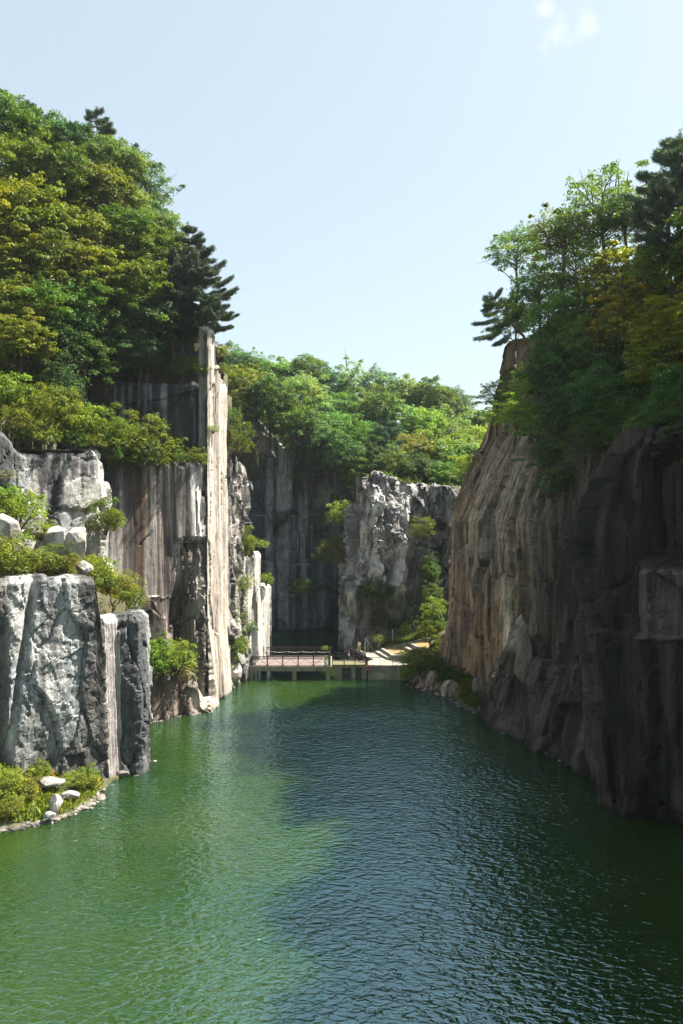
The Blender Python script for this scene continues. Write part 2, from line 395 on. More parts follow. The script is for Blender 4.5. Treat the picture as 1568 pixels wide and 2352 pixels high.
# brown knob between terrace and wall
def cF2(S, Z, PX, O): return streaky(S, Z, (.10, .08, .07), (.34, .29, .25), 1.4, .15, 0, .3, 57)
wall('cliff', [(-23.5, 83.6), (-21.2, 84.9), (-19.3, 86.0), (-18.9, 88)], lambda px, s, X, Y: 13.2-2.5*sm(350, 380, px), lambda S, Z, PX: blocky(S, Z, 1.6, 3, .3, 58, .8, .1)+.1*(12-Z), cF2, zb=-1, back=3, mat='rough', res=.18, seed=5, label='brown rock shoulder above the leafy bush')

# --- G: dark upper wall in shade
def dG(S, Z, PX): return .15*fbm(S*.9, Z*.1, 0, 61)+blocky(S, Z, 5, 6, .3, 62, .5, .15)-.35*ledgeline(Z-(S-8)*.22, 31.5, .15)+.02*(32-Z)
def cG(S, Z, PX, O):
    c = streaky(S, Z, (.05, .055, .06), (.32, .33, .34), 1.1, .04, .22, .22, 63)
    return mix(c, (.08, .065, .05), sm(.1, .4, fbm(S*.6, Z*.05, 0, 64))*.6)
wall('cliff', [(-46, 90.5), (-34, 92.5), (-17.2, 94.2), (-15.6, 95.2)], lambda px, s, X, Y: 37.3, dG, cG, zb=22, back=9, mat='granite2', res=.2, seed=6, label='dark shaded upper rock wall with thin white drip lines under the trees')
wall('cliff', [(-24.5, 98), (-21, 97.6), (-16.2, 96.2), (-15.3, 98)], lambda px, s, X, Y: 43.0, dG, lambda S, Z, PX, O: streaky(S, Z, (.07, .075, .08), (.22, .22, .22), .8, .1, .1, .3, 66), zb=33, back=6, mat='rock', res=.2, seed=7,
     label='short dark rock face beneath the pine at the cliff top')

# --- H: the tall pale fin
def zH(px, s, X, Y): return 37.0+6.0*sm(.1, 1.9, s)-4.4*sm(3.0, 5.2, s)-.6*sm(7.7, 9.7, s)
def dH(S, Z, PX):
    S = S-.75; side = sm(.5, .75, S)
    o = side*(.12*fbm(S*2.2, Z*.03, 0, 71, 5, .6)+.22*fbm(S*.6, Z*.10, 0, 171, 3)+.10*fbm(S*1.2, Z*.5, 0, 172, 3)+.13*blocky(S, Z, 1.3, 9, 1, 72, .5, .25))
    o += (1-side)*(blocky(S, Z, .5, 2.5, .45, 73, .9)+.3*fbm(S, Z*.5, 0, 173)-.9)*sm(43.5, 37, Z)
    o += side*.9*sm(12, 0, Z)*sm(3, 1, S) + side*.35*sm(10, 0, Z)-side*.5*sm(36.5, 38.6, Z)*sm(3.5, 6.5, S)
    return o
def cH(S, Z, PX, O):
    S = S-.75; side = sm(.5, .7, S)
    c = streaky(S, Z, (.31, .265, .225), (.48, .435, .38), 2.6, .012, -.2, .3, 74)
    c = mix(c, (.10, .09, .08), sm(.48, .6, fbm(S*4, Z*.05, 0, 75))*.8)
    rough_ = streaky(S, Z, (.04, .04, .04), (.26, .23, .20), 1.5, .25, .1, .25, 76)
    c = mix(c, rough_, sm(2.6, 2.9, S+.3*fbm(Z*.5, S, 0, 78))*sm(3.9, 3.5, S)*sm(31, 33, Z)*.8)
    return mix(rough_, c, np.maximum(side, .8*sm(35, 38, Z)))
wall('cliff', [(-16.5, 91.0), (-15.15, 90.4), (-13.85, 97.2), (-14.6, 98.6)], zH, dH, cH, back=.9, mat='slab', res=.13, seed=8, topnoise=.6, normal_smooth=1,
     label='tall thin pale granite fin catching the sun beside the water')

# --- I: fractured walls beyond the fin
def dI(S, Z, PX):
    w = fbm(S*.3, Z*.2, 0, 83, 3)
    return blocky(S+w, Z+w*3+S, 1.8, 4.5, .55, 81, .9, .2)+blocky(S, Z+w, .7, 1.5, .15, 82, .8)
wall('cliff', [(-15.5, 97), (-14.0, 99.5), (-12.9, 106.5), (-13.5, 108)], lambda px, s, X, Y: 32.5-4.5*sm(535, 562, px), lambda S, Z, PX: dI(S, Z, PX)+.03*(20-Z), lambda S, Z, PX, O: streaky(S, Z, (.10, .10, .10), (.44, .41, .38), .9, .25, 0, .25, 84), back=8, mat='rough', res=.2, seed=9,
     label='fractured grey rock right behind the pale fin')
def dI2(S, Z, PX): return .12*fbm(S*1.5, Z*.04, 0, 85)+blocky(S, Z, 1.3, 10, .28, 86, .5, .15)
def cI2(S, Z, PX, O):
    c = streaky(S, Z, (.32, .31, .29), (.58, .55, .51), 1.6, .04, -.1, .3, 87)
    return mix(c, (.09, .10, .11), sm(.2, .42, fbm(S*.8, Z*.06, 0, 88))*.85)
wall('cliff', [(-13.9, 102), (-12.4, 105.2), (-11.35, 108.0), (-10.95, 109.4), (-11.6, 112)], 16.3, dI2, cI2, back=3, mat='slab', res=.18, seed=10, label='white streaked buttress with small bushes above the deck')
wall('cliff', [(-11.6, 108.8), (-10.75, 110.2), (-9.95, 113.5), (-10.6, 117)], 11.6, dI2, cI2, back=3, mat='slab', res=.18, seed=11, label='lower white streaked pillar left of the deck, next to the dark basin')

# --- J: dark back wall with quarry benches
tiers = (29.0, 21.3, 12.8, 7.2)
def dJ(S, Z, PX):
    w = fbm(S*.12, Z*.1, 0, 91, 3)
    o = .3*fbm(S*.5, Z*.06, 0, 92)+blocky(S+w*2, Z+w, 5, 7.7, .7, 93, .7, .25)+blocky(S, Z, 1.8, 2.6, .16, 98, .8, .08)
    for i, t in enumerate(tiers): o -= (1.0 if i else .6)*sm(-.12, .12, Z-t-1.2*w-.02*(PX-640)*(.6 if i < 2 else 0))
    return o
def cJ(S, Z, PX, O):
    c = streaky(S, Z, (.040, .055, .078), (.18, .22, .25), .5, .06, .15, .28, 94)
    n = fbm(S*.9, Z*.03, 0, 95, 5, .6)
    hi = np.clip(sm(.10, .30, n), 0, 1)*(.35+.65*sm(10, 22, Z))*(.5+.5*sm(760, 640, PX))
    c = mix(c, (.42, .43, .42), hi*.9)
    c = crisp(c, S, Z, 631, (.03, .036, .045), (.40, .43, .44), .6, .55, .8)
    p1 = np.exp(-((PX-610)/22)**4)*np.exp(-((Z-35.0)/2.6)**4); p2 = np.exp(-((PX-760)/28)**4)*np.exp(-((Z-25)/2.2)**4)
    c = mix(c, (.45, .45, .42), np.clip(p1+p2, 0, 1)*.85)
    for t in tiers: c = mix(c, (.5, .5, .48), ledgeline(Z, t-.2+1.2*fbm(S*.12, Z*.1, 0, 91, 3), .22)*sm(-.2, .2, fbm(S*.5, Z, 0, 96))*.6)
    c = mix(c, (.045, .055, .025), sm(.1, .35, fbm(S*.35, Z*.5, 0, 97))*sm(.9, .2, np.minimum.reduce([np.abs(Z-t-.5) for t in tiers]))*.8)
    return c
wall('cliff', [(-36, 130), (-24, 142), (-17, 147.5), (2, 150), (9, 150)], lambda px, s, X, Y: np.interp(px, [400, 560, 590, 640, 700, 760, 810, 860], [41, 39.3, 39.0, 36.3, 32, 28.4, 25.6, 25]), dJ, cJ, back=10, mat='granite2', res=.26, seed=12, topnoise=2.6,
     label='dark blue grey back wall of the quarry basin with horizontal benches')

# --- K: fractured rock tower
def dK(S, Z, PX):
    w = fbm(S*.25, Z*.2, 0, 103, 3)
    o = blocky(S+w+.2*Z, Z+w*2-.3*S, 2.4, 5.2, 1.0, 101, 1.0, .4)+blocky(S+w, Z+w-.4*S, 1.0, 1.9, .38, 102, 1.0, .15)+blocky(S, Z, .45, .8, .10, 104, .9)
    up = sm(9.5, 10.5, Z)
    o = o*(.35+.65*up) - 1.2*up*sm(870, 800, PX) - 1.3*sm(22, 27, Z)-1.6*sm(930, 950, PX)*sm(1.5, 12, Z)+.8*np.exp(-((PX-905)/22)**2)
    o -= 1.4*np.exp(-((PX-848+w*10)/8)**2)*sm(20, 10, Z)*0
    return o
def cK(S, Z, PX, O):
    c = streaky(S, Z, (.18, .175, .18), (.55, .54, .52), .8, .3, -.05, .3, 105)
    c = mix(c, (.08, .085, .095), sm(.1, .4, fbm(S*.5, Z*.12, 0, 106))*.7)
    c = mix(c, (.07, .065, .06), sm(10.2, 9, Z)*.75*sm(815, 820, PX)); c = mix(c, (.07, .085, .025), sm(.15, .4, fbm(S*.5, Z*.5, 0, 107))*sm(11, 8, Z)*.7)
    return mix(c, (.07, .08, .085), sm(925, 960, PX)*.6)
wall('cliff', [(-.2, 132), (.6, 124), (1.0, 120.9), (4.2, 119.4), (7.2, 119.6), (9.6, 121.5), (13, 120.5), (17, 119.5), (20, 123), (22, 132)], lambda px, s, X, Y: np.interp(px, [700, 795, 828, 850, 905, 960, 1000, 1100], [22, 23, 27.6, 28.2, 27.4, 26.2, 26.0, 26]), dK, cK, zb=0, back=7, mat='rough', res=.19, seed=13,
     label='jagged grey rock tower behind the terrace with bright right-facing edges')

wall('cliff', [(8.3, 104.6), (8.8, 102.4), (9.5, 100.4), (11.0, 98.0), (12.4, 95.6), (13.4, 93.2), (14.8, 92.5)], lambda px, s, X, Y: 1.55+.3*np.sin(s*1.3), lambda S, Z, PX: blocky(S, Z+.3*S, .8, 2.4, .26, 251, .9, .15)+.1*(1-Z), lambda S, Z, PX, O: streaky(S, Z, (.10, .08, .06), (.34, .28, .22), 1.6, .3, -.1, .3, 252), zb=-1, back=2.2, mat='rough', res=.1, seed=18, topnoise=.5,
     label='low cracked rock ledge along the far right waterline')
# --- M: big brown cliff on the right
def leanM(S, Z, PX): return -np.interp(Z, [0, 21, 24, 32, 42, 60], [0, 0, 1.2, 5.0, 7.6, 11])*sm(1420, 1150, PX)+1.7*sm(11, 1, Z)*sm(1100, 1040, PX)
def dM(S, Z, PX):
    w = fbm(S*.12, Z*.08, 0, 113, 3)
    o = .30*fbm(S*.9, Z*.03, 0, 111, 5, .6)+.5*fbm(S*.15, Z*.06, 0, 112)+blocky(S+w*3, Z+w*4, 3.4, 17, .5, 114, .8, .2)
    o += blocky(S+.06*Z, Z+.5*S, 1.3, 8, .30, 215, .9, .22)+blocky(S, Z, .6, 2.6, .08, 115, .9, .04)-.8*sm(1240, 1300, PX)
    return o
def cM(S, Z, PX, O):
    wx = 12*fbm(S*.2, Z*.07, 0, 116)
    c = bands(PX, [(1000, (.20, .14, .10)), (1040, (.36, .26, .18)), (1060, (.20, .145, .11)), (1085, (.30, .22, .155)), (1105, (.14, .11, .09)), (1130, (.30, .25, .20)), (1150, (.46, .39, .30)), (1185, (.38, .30, .21)), (1215, (.20, .16, .12)), (1240, (.28, .23, .18)), (1270, (.11, .09, .075)), (1330, (.14, .11, .09))], wx)
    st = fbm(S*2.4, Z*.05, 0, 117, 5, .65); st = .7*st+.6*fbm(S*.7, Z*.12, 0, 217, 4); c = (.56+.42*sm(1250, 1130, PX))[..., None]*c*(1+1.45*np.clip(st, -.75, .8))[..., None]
    c = crisp(c, S, Z, 601, (.055, .043, .035), (.36, .29, .21), .65, .55*sm(1260, 1180, PX)[..., None][..., 0]+.1, 1.3)
    return mix(c, (.40, .25, .12), sm(.0, .35, fbm(S*.4, Z*.2, 0, 118))*sm(18, 10, Z)*sm(1250, 1150, PX)*.5)
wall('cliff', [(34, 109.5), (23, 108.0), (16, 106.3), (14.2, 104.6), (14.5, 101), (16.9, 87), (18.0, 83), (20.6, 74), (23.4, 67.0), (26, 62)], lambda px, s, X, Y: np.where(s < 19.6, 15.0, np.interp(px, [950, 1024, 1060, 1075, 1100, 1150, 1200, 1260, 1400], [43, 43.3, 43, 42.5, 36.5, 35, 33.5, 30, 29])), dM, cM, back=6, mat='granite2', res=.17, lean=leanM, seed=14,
     label='huge brown and tan streaked cliff in shade on the right side of the lake')
def dM2(S, Z, PX): return blocky(S, Z, 3, 5, .5, 121, .9, .2)+blocky(S, Z, 1.1, 2, .15, 122, .8)+.2*fbm(S, Z, 0, 123)+.22*(6-Z)
wall('cliff', [(17.0, 88.5), (15.9, 85.3), (16.9, 81.5), (19.0, 74), (21.3, 67.7), (22.5, 66)], lambda px, s, X, Y: np.interp(px, [1100, 1140, 1165, 1200, 1270, 1340, 1400], [1.5, 5, 11.5, 8.5, 8, 9, 9]), dM2, lambda S, Z, PX, O: mix(streaky(S, Z, (.03, .026, .022), (.11, .09, .075), 1, .15, 0, .3, 124), (.36, .32, .26), np.exp(-((PX-1165)/16)**2)*sm(7, 9, Z)), back=3, mat='rough', res=.2, seed=15,
     label='dark broken rock apron at the foot of the brown cliff')

# --- N: near right cliff
def leanN(S, Z, PX): return .075*np.clip(Z, 0, 24)*sm(1480, 1340, PX)+ .03*Z - np.clip(Z-20, 0, 22)*.50*sm(1500, 1400, PX)- np.clip(Z-25, 0, 20)*.2
def dN(S, Z, PX):
    w = fbm(S*.12, Z*.08, 0, 133, 3)
    o = .22*fbm(S*1.1, Z*.04, 0, 131, 5, .6)+blocky(S+w*3+Z*.08, Z+w*3, 3.6, 14, .95, 134, .8, .4)+blocky(S+Z*.04, Z+.4*S, 1.3, 7.0, .34, 135, .9, .22)+blocky(S, Z, .6, 2.4, .08, 235, .9, .04)
    st = sm(13.0, 13.3, Z+w)*sm(1375, 1390, PX+w*10); o -= .9*st
    pit = sm(1455, 1475, PX+14*w)*sm(17.8, 18.4, Z+w)*sm(27, 25.5, Z+w); o -= 3.5*pit
    o += .7*sm(1480, 1488, PX)*sm(13, 13.4, Z)*sm(18.2, 17.8, Z)
    o += .4*sm(1365, 1355, PX)*sm(0, 1, Z)
    return o
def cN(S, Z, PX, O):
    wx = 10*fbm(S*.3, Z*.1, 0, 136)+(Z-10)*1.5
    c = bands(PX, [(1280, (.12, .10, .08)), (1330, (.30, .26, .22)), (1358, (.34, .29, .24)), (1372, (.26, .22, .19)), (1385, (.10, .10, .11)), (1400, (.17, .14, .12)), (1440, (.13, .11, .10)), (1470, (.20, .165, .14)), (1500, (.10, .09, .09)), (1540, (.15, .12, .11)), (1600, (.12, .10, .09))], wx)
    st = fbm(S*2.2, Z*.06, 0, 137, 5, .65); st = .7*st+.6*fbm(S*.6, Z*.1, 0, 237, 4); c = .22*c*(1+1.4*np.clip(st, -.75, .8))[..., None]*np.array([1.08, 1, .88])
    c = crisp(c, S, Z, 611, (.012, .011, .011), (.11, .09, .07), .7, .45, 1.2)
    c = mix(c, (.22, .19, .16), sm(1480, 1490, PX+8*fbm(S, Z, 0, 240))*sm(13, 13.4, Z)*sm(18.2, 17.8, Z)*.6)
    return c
wall('cliff', [(25.5, 70), (22.0, 66), (18.9, 59.6), (19.3, 58.6), (23.3, 54.9), (31, 46), (36, 30), (37, 5), (38, -25)], lambda px, s, X, Y: np.full(len(s), 28.3)+13*sm(20, 32, s), dN, cN, back=9, mat='granite2', res=.22, lean=leanN, seed=16,  # out-of-view stretch raised so it throws more shade on the lake
     label='near right cliff in deep shade with a protruding tan corner slab')
# ---------------------------------------------------------------- foliage
def unit(a): return a/np.maximum(np.linalg.norm(a, axis=-1, keepdims=True), 1e-9)
def leaf_quads(pos, nrm, tan, ln, wd, fold=.0):
    """rhombic leaves; returns verts, quads"""
    t = unit(tan-(tan*nrm).sum(-1, keepdims=True)*nrm); b = np.cross(nrm, t)
    ln = np.asarray(ln)[:, None]; wd = np.asarray(wd)[:, None]
    v = np.stack([pos-t*ln*.5, pos+b*wd*.5+t*ln*.05, pos+t*ln*.5-nrm*ln*.12, pos-b*wd*.5+t*ln*.05], 1).reshape(-1, 3)
    return v, np.arange(len(v)).reshape(-1, 4)
def clump_leaves(rng, cen, rad, n, size, flat=.62, shell=.55, aspect=.6):
    """cen (k,3), rad (k,), n leaves per clump"""
    k = len(cen); d = unit(rng.normal(size=(k, n, 3))); d[..., 2] = np.where(d[..., 2] < -.35, -d[..., 2], d[..., 2])
    r = rad[:, None]*(shell+(1-shell)*rng.random((k, n))**.7)*(1+.25*rng.normal(size=(k, n)).clip(-1, 2)*.6)
    p = cen[:, None]+d*r[..., None]*np.array([1, 1, flat])
    nr = unit(d*.7+np.array([0, 0, .75])+rng.normal(size=d.shape)*.55)
    tn = rng.normal(size=d.shape)+d*.5
    s = size*(.6+.8*rng.random((k, n)))
    return p.reshape(-1, 3), nr.reshape(-1, 3), tn.reshape(-1, 3), s.reshape(-1), s.reshape(-1)*aspect
def crown_clumps(rng, n, rx, rz, cz, rr=(.9, 1.5), jag=.22, hollow=.35, low=-.55):
    i = np.arange(n)+.5; ph = np.arccos(1-(1-low)*i/n) if True else 0; th = math.pi*(1+5**.5)*i+rng.random()*6
    d = np.stack([np.cos(th)*np.sin(ph), np.sin(th)*np.sin(ph), np.cos(ph)], -1)
    lobes = fbm(d[:, 0]*1.6+rng.random()*9, d[:, 1]*1.6, d[:, 2]*1.6, int(rng.random()*999), 2)
    r = (hollow+(1-hollow)*rng.random(n)**.45)*(1+jag*2.2*lobes+jag*.4*rng.normal(size=n))
    c = d*r[:, None]*np.array([rx, rx, rz])+np.array([0, 0, cz])
    return c, rng.uniform(*rr, n)*(1-.3*(r > 1.05))
def limbs(rng, cen, h0, h1, r0, nb=9, wig=.25):
    mb = MB(); top = Vector((rng.normal()*.3, rng.normal()*.3, h1))
    pts = [Vector((0, 0, -1.2)), Vector((0, 0, 0))]
    for t in (.25, .5, .75, 1): pts.append(Vector((top.x*t+rng.normal()*.12, top.y*t+rng.normal()*.12, h1*t)))
    rad = [r0*1.25, r0*1.05, r0*.85, r0*.66, r0*.45, r0*.16]
    mb.tube(pts, rad, 7)
    pick = rng.choice(len(cen), min(nb, len(cen)), replace=False)
    for j in pick:
        c = Vector(cen[j]); zt = min(h1*.95, max(h0, c.z-.6*math.hypot(c.x, c.y))); a = Vector((top.x*zt/h1, top.y*zt/h1, zt)); m = a.lerp(c, .5)+Vector((rng.normal()*wig, rng.normal()*wig, .2)); rr = r0*.36
        mb.tube([a, m, c], [rr, rr*.6, rr*.18], 5)
        for q in range(2):
            e = c+Vector(rng.normal(size=3)*.8); mb.tube([m, e], [rr*.4, rr*.1], 4)
    return mb
def crown_obj(name, parts, parent, mat, tint=(1, 1, 1)):
    Vs, Fs, n = [], [], 0; Cs = []
    for p, nr, tn, ln, wd, col in parts:
        v, f = leaf_quads(p, nr, tn, ln, wd); Vs.append(v); Fs.append(f+n); n += len(v); Cs.append(np.repeat(np.asarray(col, np.float32) if np.ndim(col) == 2 else np.tile(col, (len(p), 1)), 4, 0))
    return mesh_np(name, np.concatenate(Vs), np.concatenate(Fs), mat, np.concatenate(Cs), False, parent)
protos = {}
def cl_tint(rng, k, n, v=.28):
    t = 1+v*(rng.random((k, 1))*2-1); c = np.concatenate([t*(1+.07*rng.normal(size=(k, 1))), t, t*(1-.1*rng.normal(size=(k, 1)))], 1)
    return np.repeat(c.clip(.3, 2), n, 0)
def make_broad(key, seed, n=115, per=135, rx=3.8, rz=3.6, cz=6.4, size=.27, flat=.68, rr=(.7, 1.25), hollow=.32, jag=.25, nb=10, name='broadleaf_tree', low=-.6, aspect=.6):
    rng = np.random.default_rng(seed); root = empty(name)
    cen, rad = crown_clumps(rng, n, rx, rz, cz, rr, jag, hollow, low)
    p = clump_leaves(rng, cen, rad, per, size, flat, aspect=aspect)
    limbs(rng, cen, 2.2, cz+rz*.5, .24, nb).build('trunk', M['bark'], root, smooth=True)
    # stray sprays break the outline
    m = 60; pk = rng.integers(0, n, m); c2 = cen[pk]+unit(cen[pk]-np.array([0, 0, cz]))*rad[pk][:, None]*rng.uniform(.6, 1.15, (m, 1))*np.array([1, 1, .8]); r2 = rng.uniform(.22, .42, m)
    q = clump_leaves(rng, c2, r2, 16, size*.9, .8)
    crown_obj('crown', [(*p, cl_tint(rng, n, per)), (*q, cl_tint(rng, m, 16))], root, M['leaf'])
    protos[key] = (root, rx, cz); return root
make_broad('oak1', 1); make_broad('oak2', 2, rx=3.7, rz=3.2, cz=6.0); make_broad('oak3', 3, n=90, rx=3.9, rz=4.1, cz=6.6, rr=(.8, 1.5)); make_broad('oak4', 4, n=120, rz=3.3, rr=(.65, 1.15))
make_broad('airy1', 5, n=70, per=85, hollow=.5, jag=.35, rr=(.6, 1.1), size=.26, nb=16)
make_broad('airy2', 6, n=62, per=80, hollow=.45, jag=.4, rz=4.2, cz=6.6, rr=(.55, 1.05), size=.26, nb=16)
make_broad('locust1', 7, n=64, per=120, flat=.3, rr=(.9, 1.5), hollow=.35, jag=.35, rz=3.0, size=.30, aspect=.35, nb=18, name='locust_tree')
make_broad('locust2', 8, n=54, per=120, flat=.28, rr=(.9, 1.6), hollow=.4, jag=.4, rz=3.4, size=.30, aspect=.35, nb=18, name='locust_tree')
make_broad('maple1', 9, n=120, per=100, flat=.35, rr=(.7, 1.1), size=.30)
def needle_cloud(rng, cen, ax, n, ln):
    k = len(cen); d = unit(rng.normal(size=(k, n, 3))+ax[:, None]*.9+np.array([0, 0, .45]))
    p = cen[:, None]+ax[:, None]*(rng.random((k, n, 1))-.5)*.55+d*ln*.5
    nr = unit(rng.normal(size=d.shape)+np.array([0, 0, .4]))
    s = ln*(.7+.6*rng.random((k, n)))
    return p.reshape(-1, 3), nr.reshape(-1, 3), d.reshape(-1, 3), s.reshape(-1), np.full(k*n, .045)
def make_pine(key, seed, H=9.5, rx=3.4, whorls=13, flat=.5, sp=1.0):
    rng = np.random.default_rng(seed); root = empty('pine_tree'); mb = MB()
    pts = [Vector((0, 0, -1.2))]+[Vector((rng.normal()*.12, rng.normal()*.12, H*t)) for t in (0, .25, .5, .75, 1)]
    mb.tube(pts, [.26, .22, .18, .13, .08, .025], 7)
    cen = []; ax = []
    for w in range(whorls):
        z = H*(.22+.76*(w/(whorls-1))); t = w/(whorls-1); ln0 = rx*(1.0-.70*t**1.7)*(.75 if w == 0 else 1)
        for b in range(rng.integers(4, 7)):
            a = rng.random()*6.283; ln = ln0*rng.uniform(.45, 1.25); e = Vector((math.cos(a)*ln, math.sin(a)*ln, z+ln*rng.uniform(-.05, .42))); s0 = Vector((0, 0, z)); m = s0.lerp(e, .55)+Vector((0, 0, -.12*ln))
            mb.tube([s0, m, e], [.05, .03, .012], 4)
            nt = max(3, int(ln/.22))
            for q in range(nt):
                f = (q+1)/nt; f = .25+.75*f; P = s0.lerp(m, f*2) if f < .5 else m.lerp(e, f*2-1)
                side = Vector((-math.sin(a), math.cos(a), 0))
                for sd in (-1, 0, 1):
                    if sd == 0 and q < nt-2: continue
                    L2 = (1.15-f)*ln*.42*rng.uniform(.4, 1)
                    C = P+side*(sd*L2)+Vector((math.cos(a), math.sin(a), 0))*L2*.5+Vector((0, 0, rng.uniform(.0, .22)))
                    cen.append(C); ax.append((Vector((math.cos(a), math.sin(a), .5))+side*sd*.6).normalized())
                    if L2 > .5: cen.append(P.lerp(C, .5)); ax.append(ax[-1])
        
    for q in range(5): cen.append(Vector((rng.normal()*.1, rng.normal()*.1, H*(.95+.03*q)))); ax.append(Vector((0, 0, 1)))
    cen = np.array([tuple(c) for c in cen]); ax = np.array([tuple(c) for c in ax])
    mb.build('trunk', M['bark'], root, smooth=True)
    nn = 40; p = needle_cloud(rng, cen, ax, nn, .42); c = cl_tint(rng, len(cen), nn, .25)
    crown_obj('crown', [(*p, c)], root, M['needle']); protos[key] = (root, rx, H*.55); return root
make_pine('pine1', 11, H=8.5, rx=3.9, whorls=10); make_pine('pine2', 12, H=9.5, rx=3.3, whorls=11); make_pine('pine3', 13, H=7.0, rx=4.3, whorls=7)
def make_shrub(key, seed, n=34, per=85, rx=1.5, rz=1.1, size=.15, flat=.7, aspect=.55, rr=(.35, .6), mat='leaf', name='leafy_shrub', spiky=0):
    rng = np.random.default_rng(seed); root = empty(name); cen, rad = crown_clumps(rng, n, rx, rz, rz*.62, rr, .3, .3, -.75)
    cen[:, 2] = np.maximum(cen[:, 2], .1)
    p = list(clump_leaves(rng, cen, rad, per, size, flat, aspect=aspect))
    if spiky: p[2] = p[2]*.5+unit(p[0]-np.array([0, 0, -.4]))*2.0; p[3] = p[3]*1.5; p[4] = p[4]*.6
    mb = MB()
    for j in range(8): c = Vector(cen[rng.integers(len(cen))]); mb.tube([Vector((0, 0, -.4)), c*.5+Vector((0, 0, .1)), c], [.05, .03, .01], 4)
    mb.build('stem', M['bark'], root)
    crown_obj('foliage', [(*p, cl_tint(rng, n, per, .3))], root, M[mat]); protos[key] = (root, rx, rz*.7); return root
make_shrub('shrub1', 21, n=40, rz=1.35, flat=.85); make_shrub('shrub2', 22, n=34, rz=1.55, flat=.85, spiky=1, size=.17); make_shrub('shrub3', 23, n=50, per=75, rx=1.7, rz=1.15, flat=.85, size=.13)
make_shrub('bush1', 24, n=70, per=85, rx=1.6, rz=1.5, flat=.85, size=.12, rr=(.25, .45)); make_shrub('fern1', 25, n=30, per=60, rx=1.4, rz=.9, flat=.35, size=.2, aspect=.3, spiky=1, name='feathery_shrub')
first_use = {k: True for k in protos}
GCOL = {'yel': (.185, .195, .020), 'oli': (.135, .165, .025), 'gre': (.085, .145, .026), 'dar': (.050, .095, .024), 'pal': (.15, .22, .075), 'blu': (.075, .135, .070), 'pin': (.065, .105, .066), 'pdk': (.045, .078, .052), 'lim': (.17, .23, .03), 'gra': (.165, .20, .033), 'moss': (.09, .12, .015)}
TREES = []
def place(key, px, py, Y, r, col, label, group, cat=None, name=None, sink=0.0, rz=None, tilt=(0, 0)):
    """crown centre stands at the surveyed point; trunk base goes below it"""
    root, rx, cz = protos[key]; s = r/rx
    X, Yw, Z = at(px, py, Y); o = root if first_use[key] else copy_tree(root); first_use[key] = False
    rng = random.Random(int(px*7+py*13+Y)); o.scale = (s, s, s*rng.uniform(.92, 1.1)); o.rotation_euler = (tilt[0], tilt[1], rng.uniform(0, 6.28) if rz is None else rz)
    o.location = (X, Yw, Z-cz*s-sink); base = tuple(o.location)
    g = GCOL[col]; j = [rng.uniform(.88, 1.14) for _ in range(3)]
    bk = 1.3 if group == 'trees of the back forest' else 1.4 if group == 'trees on the right cliff top' else 1.0  # leaf colours lightened for haze at the back and missing sun on the right
    for ch in o.children: ch.color = (g[0]*j[0]*bk, g[1]*j[1]*bk, g[2]*j[2]*bk, 1)
    tag(o, label, cat or ('shrub' if 'shrub' in root.name else 'pine' if 'pine' in root.name else 'tree'), group)
    TREES.append(base); return base

# ---------------------------------------------------------------- left hill trees
LG = 'trees on the left hilltop'
LB = []
def lt(*a): LB.append(place(*a, LG))
lt('oak1', 15, 290, 100, 4.6, 'gre', 'topmost tree at the left edge of the photo, rounded and mid green')
lt('pine1', 68, 300, 106, 3.4, 'pin', 'small blue green pine poking up on the left skyline nearest the left edge')
lt('oak2', 135, 335, 106, 4.4, 'blu', 'rounded tree on the left skyline between the two small skyline pines')
lt('pine2', 222, 345, 110, 3.2, 'pin', 'small blue green pine on the left skyline, farther from the left edge')
lt('airy2', 200, 385, 106, 4.2, 'dar', 'dark airy tree just under the second skyline pine')
lt('airy1', 285, 400, 109, 4.3, 'blu', 'airy tree right of the second skyline pine')
lt('airy2', 335, 438, 110, 4.0, 'blu', 'loose open crown at the right end of the upper left skyline')
lt('oak4', 268, 395, 104, 3.6, 'pal', 'pale soft green tree high in the middle of the left hill')
lt('airy1', 332, 500, 108, 4.0, 'blu', 'loose open crowned tree below the right end of the upper left skyline')
lt('oak4', 368, 552, 104, 3.4, 'pal', 'pale green tree directly above the dark cliff top pines')
lt('oak3', 45, 400, 98, 4.8, 'oli', 'olive tree below the topmost tree at the left edge')
lt('oak1', 135, 440, 100, 4.6, 'gre', 'green tree in the second row of the left hill below the skyline pines')
lt('oak2', 225, 470, 100, 4.4, 'oli', 'olive green tree in the middle of the left hill with a visible pale trunk')
lt('airy1', 300, 485, 103, 4.0, 'pal', 'pale yellow green airy tree near the right of the left hill')
lt('oak3', 20, 510, 93, 4.6, 'yel', 'yellow green tree at the left edge, level with the upper middle of the hill')
lt('maple1', 105, 545, 94, 4.6, 'yel', 'yellowish layered tree in the left middle of the hill')
lt('oak1', 200, 560, 96, 4.5, 'oli', 'large olive tree in the centre of the left hill')
lt('oak4', 290, 565, 98, 4.3, 'gre', 'full green tree left of the cliff top pines')
lt('oak2', 350, 610, 98, 3.8, 'oli', 'olive tree touching the left side of the cliff top pines')
lt('maple1', 35, 620, 90, 4.4, 'yel', 'golden green tree at the left edge halfway down the hill')
lt('oak4', 125, 640, 91, 4.4, 'oli', 'olive tree halfway down the left hill')
lt('maple1', 225, 650, 93, 4.4, 'yel', 'yellow green layered tree in the lower centre of the left hill')
lt('oak1', 310, 680, 94, 4.2, 'oli', 'olive tree below and left of the cliff top pines')
lt('oak2', 60, 710, 87, 4.2, 'oli', 'olive tree near the left edge above the yellow bush')
lt('oak3', 150, 735, 88, 4.2, 'gre', 'shaded green tree in the lowest row of the left hill')
lt('airy2', 245, 740, 91, 4.2, 'gre', 'airy green tree in the lowest row of the left hill above the dark wall')
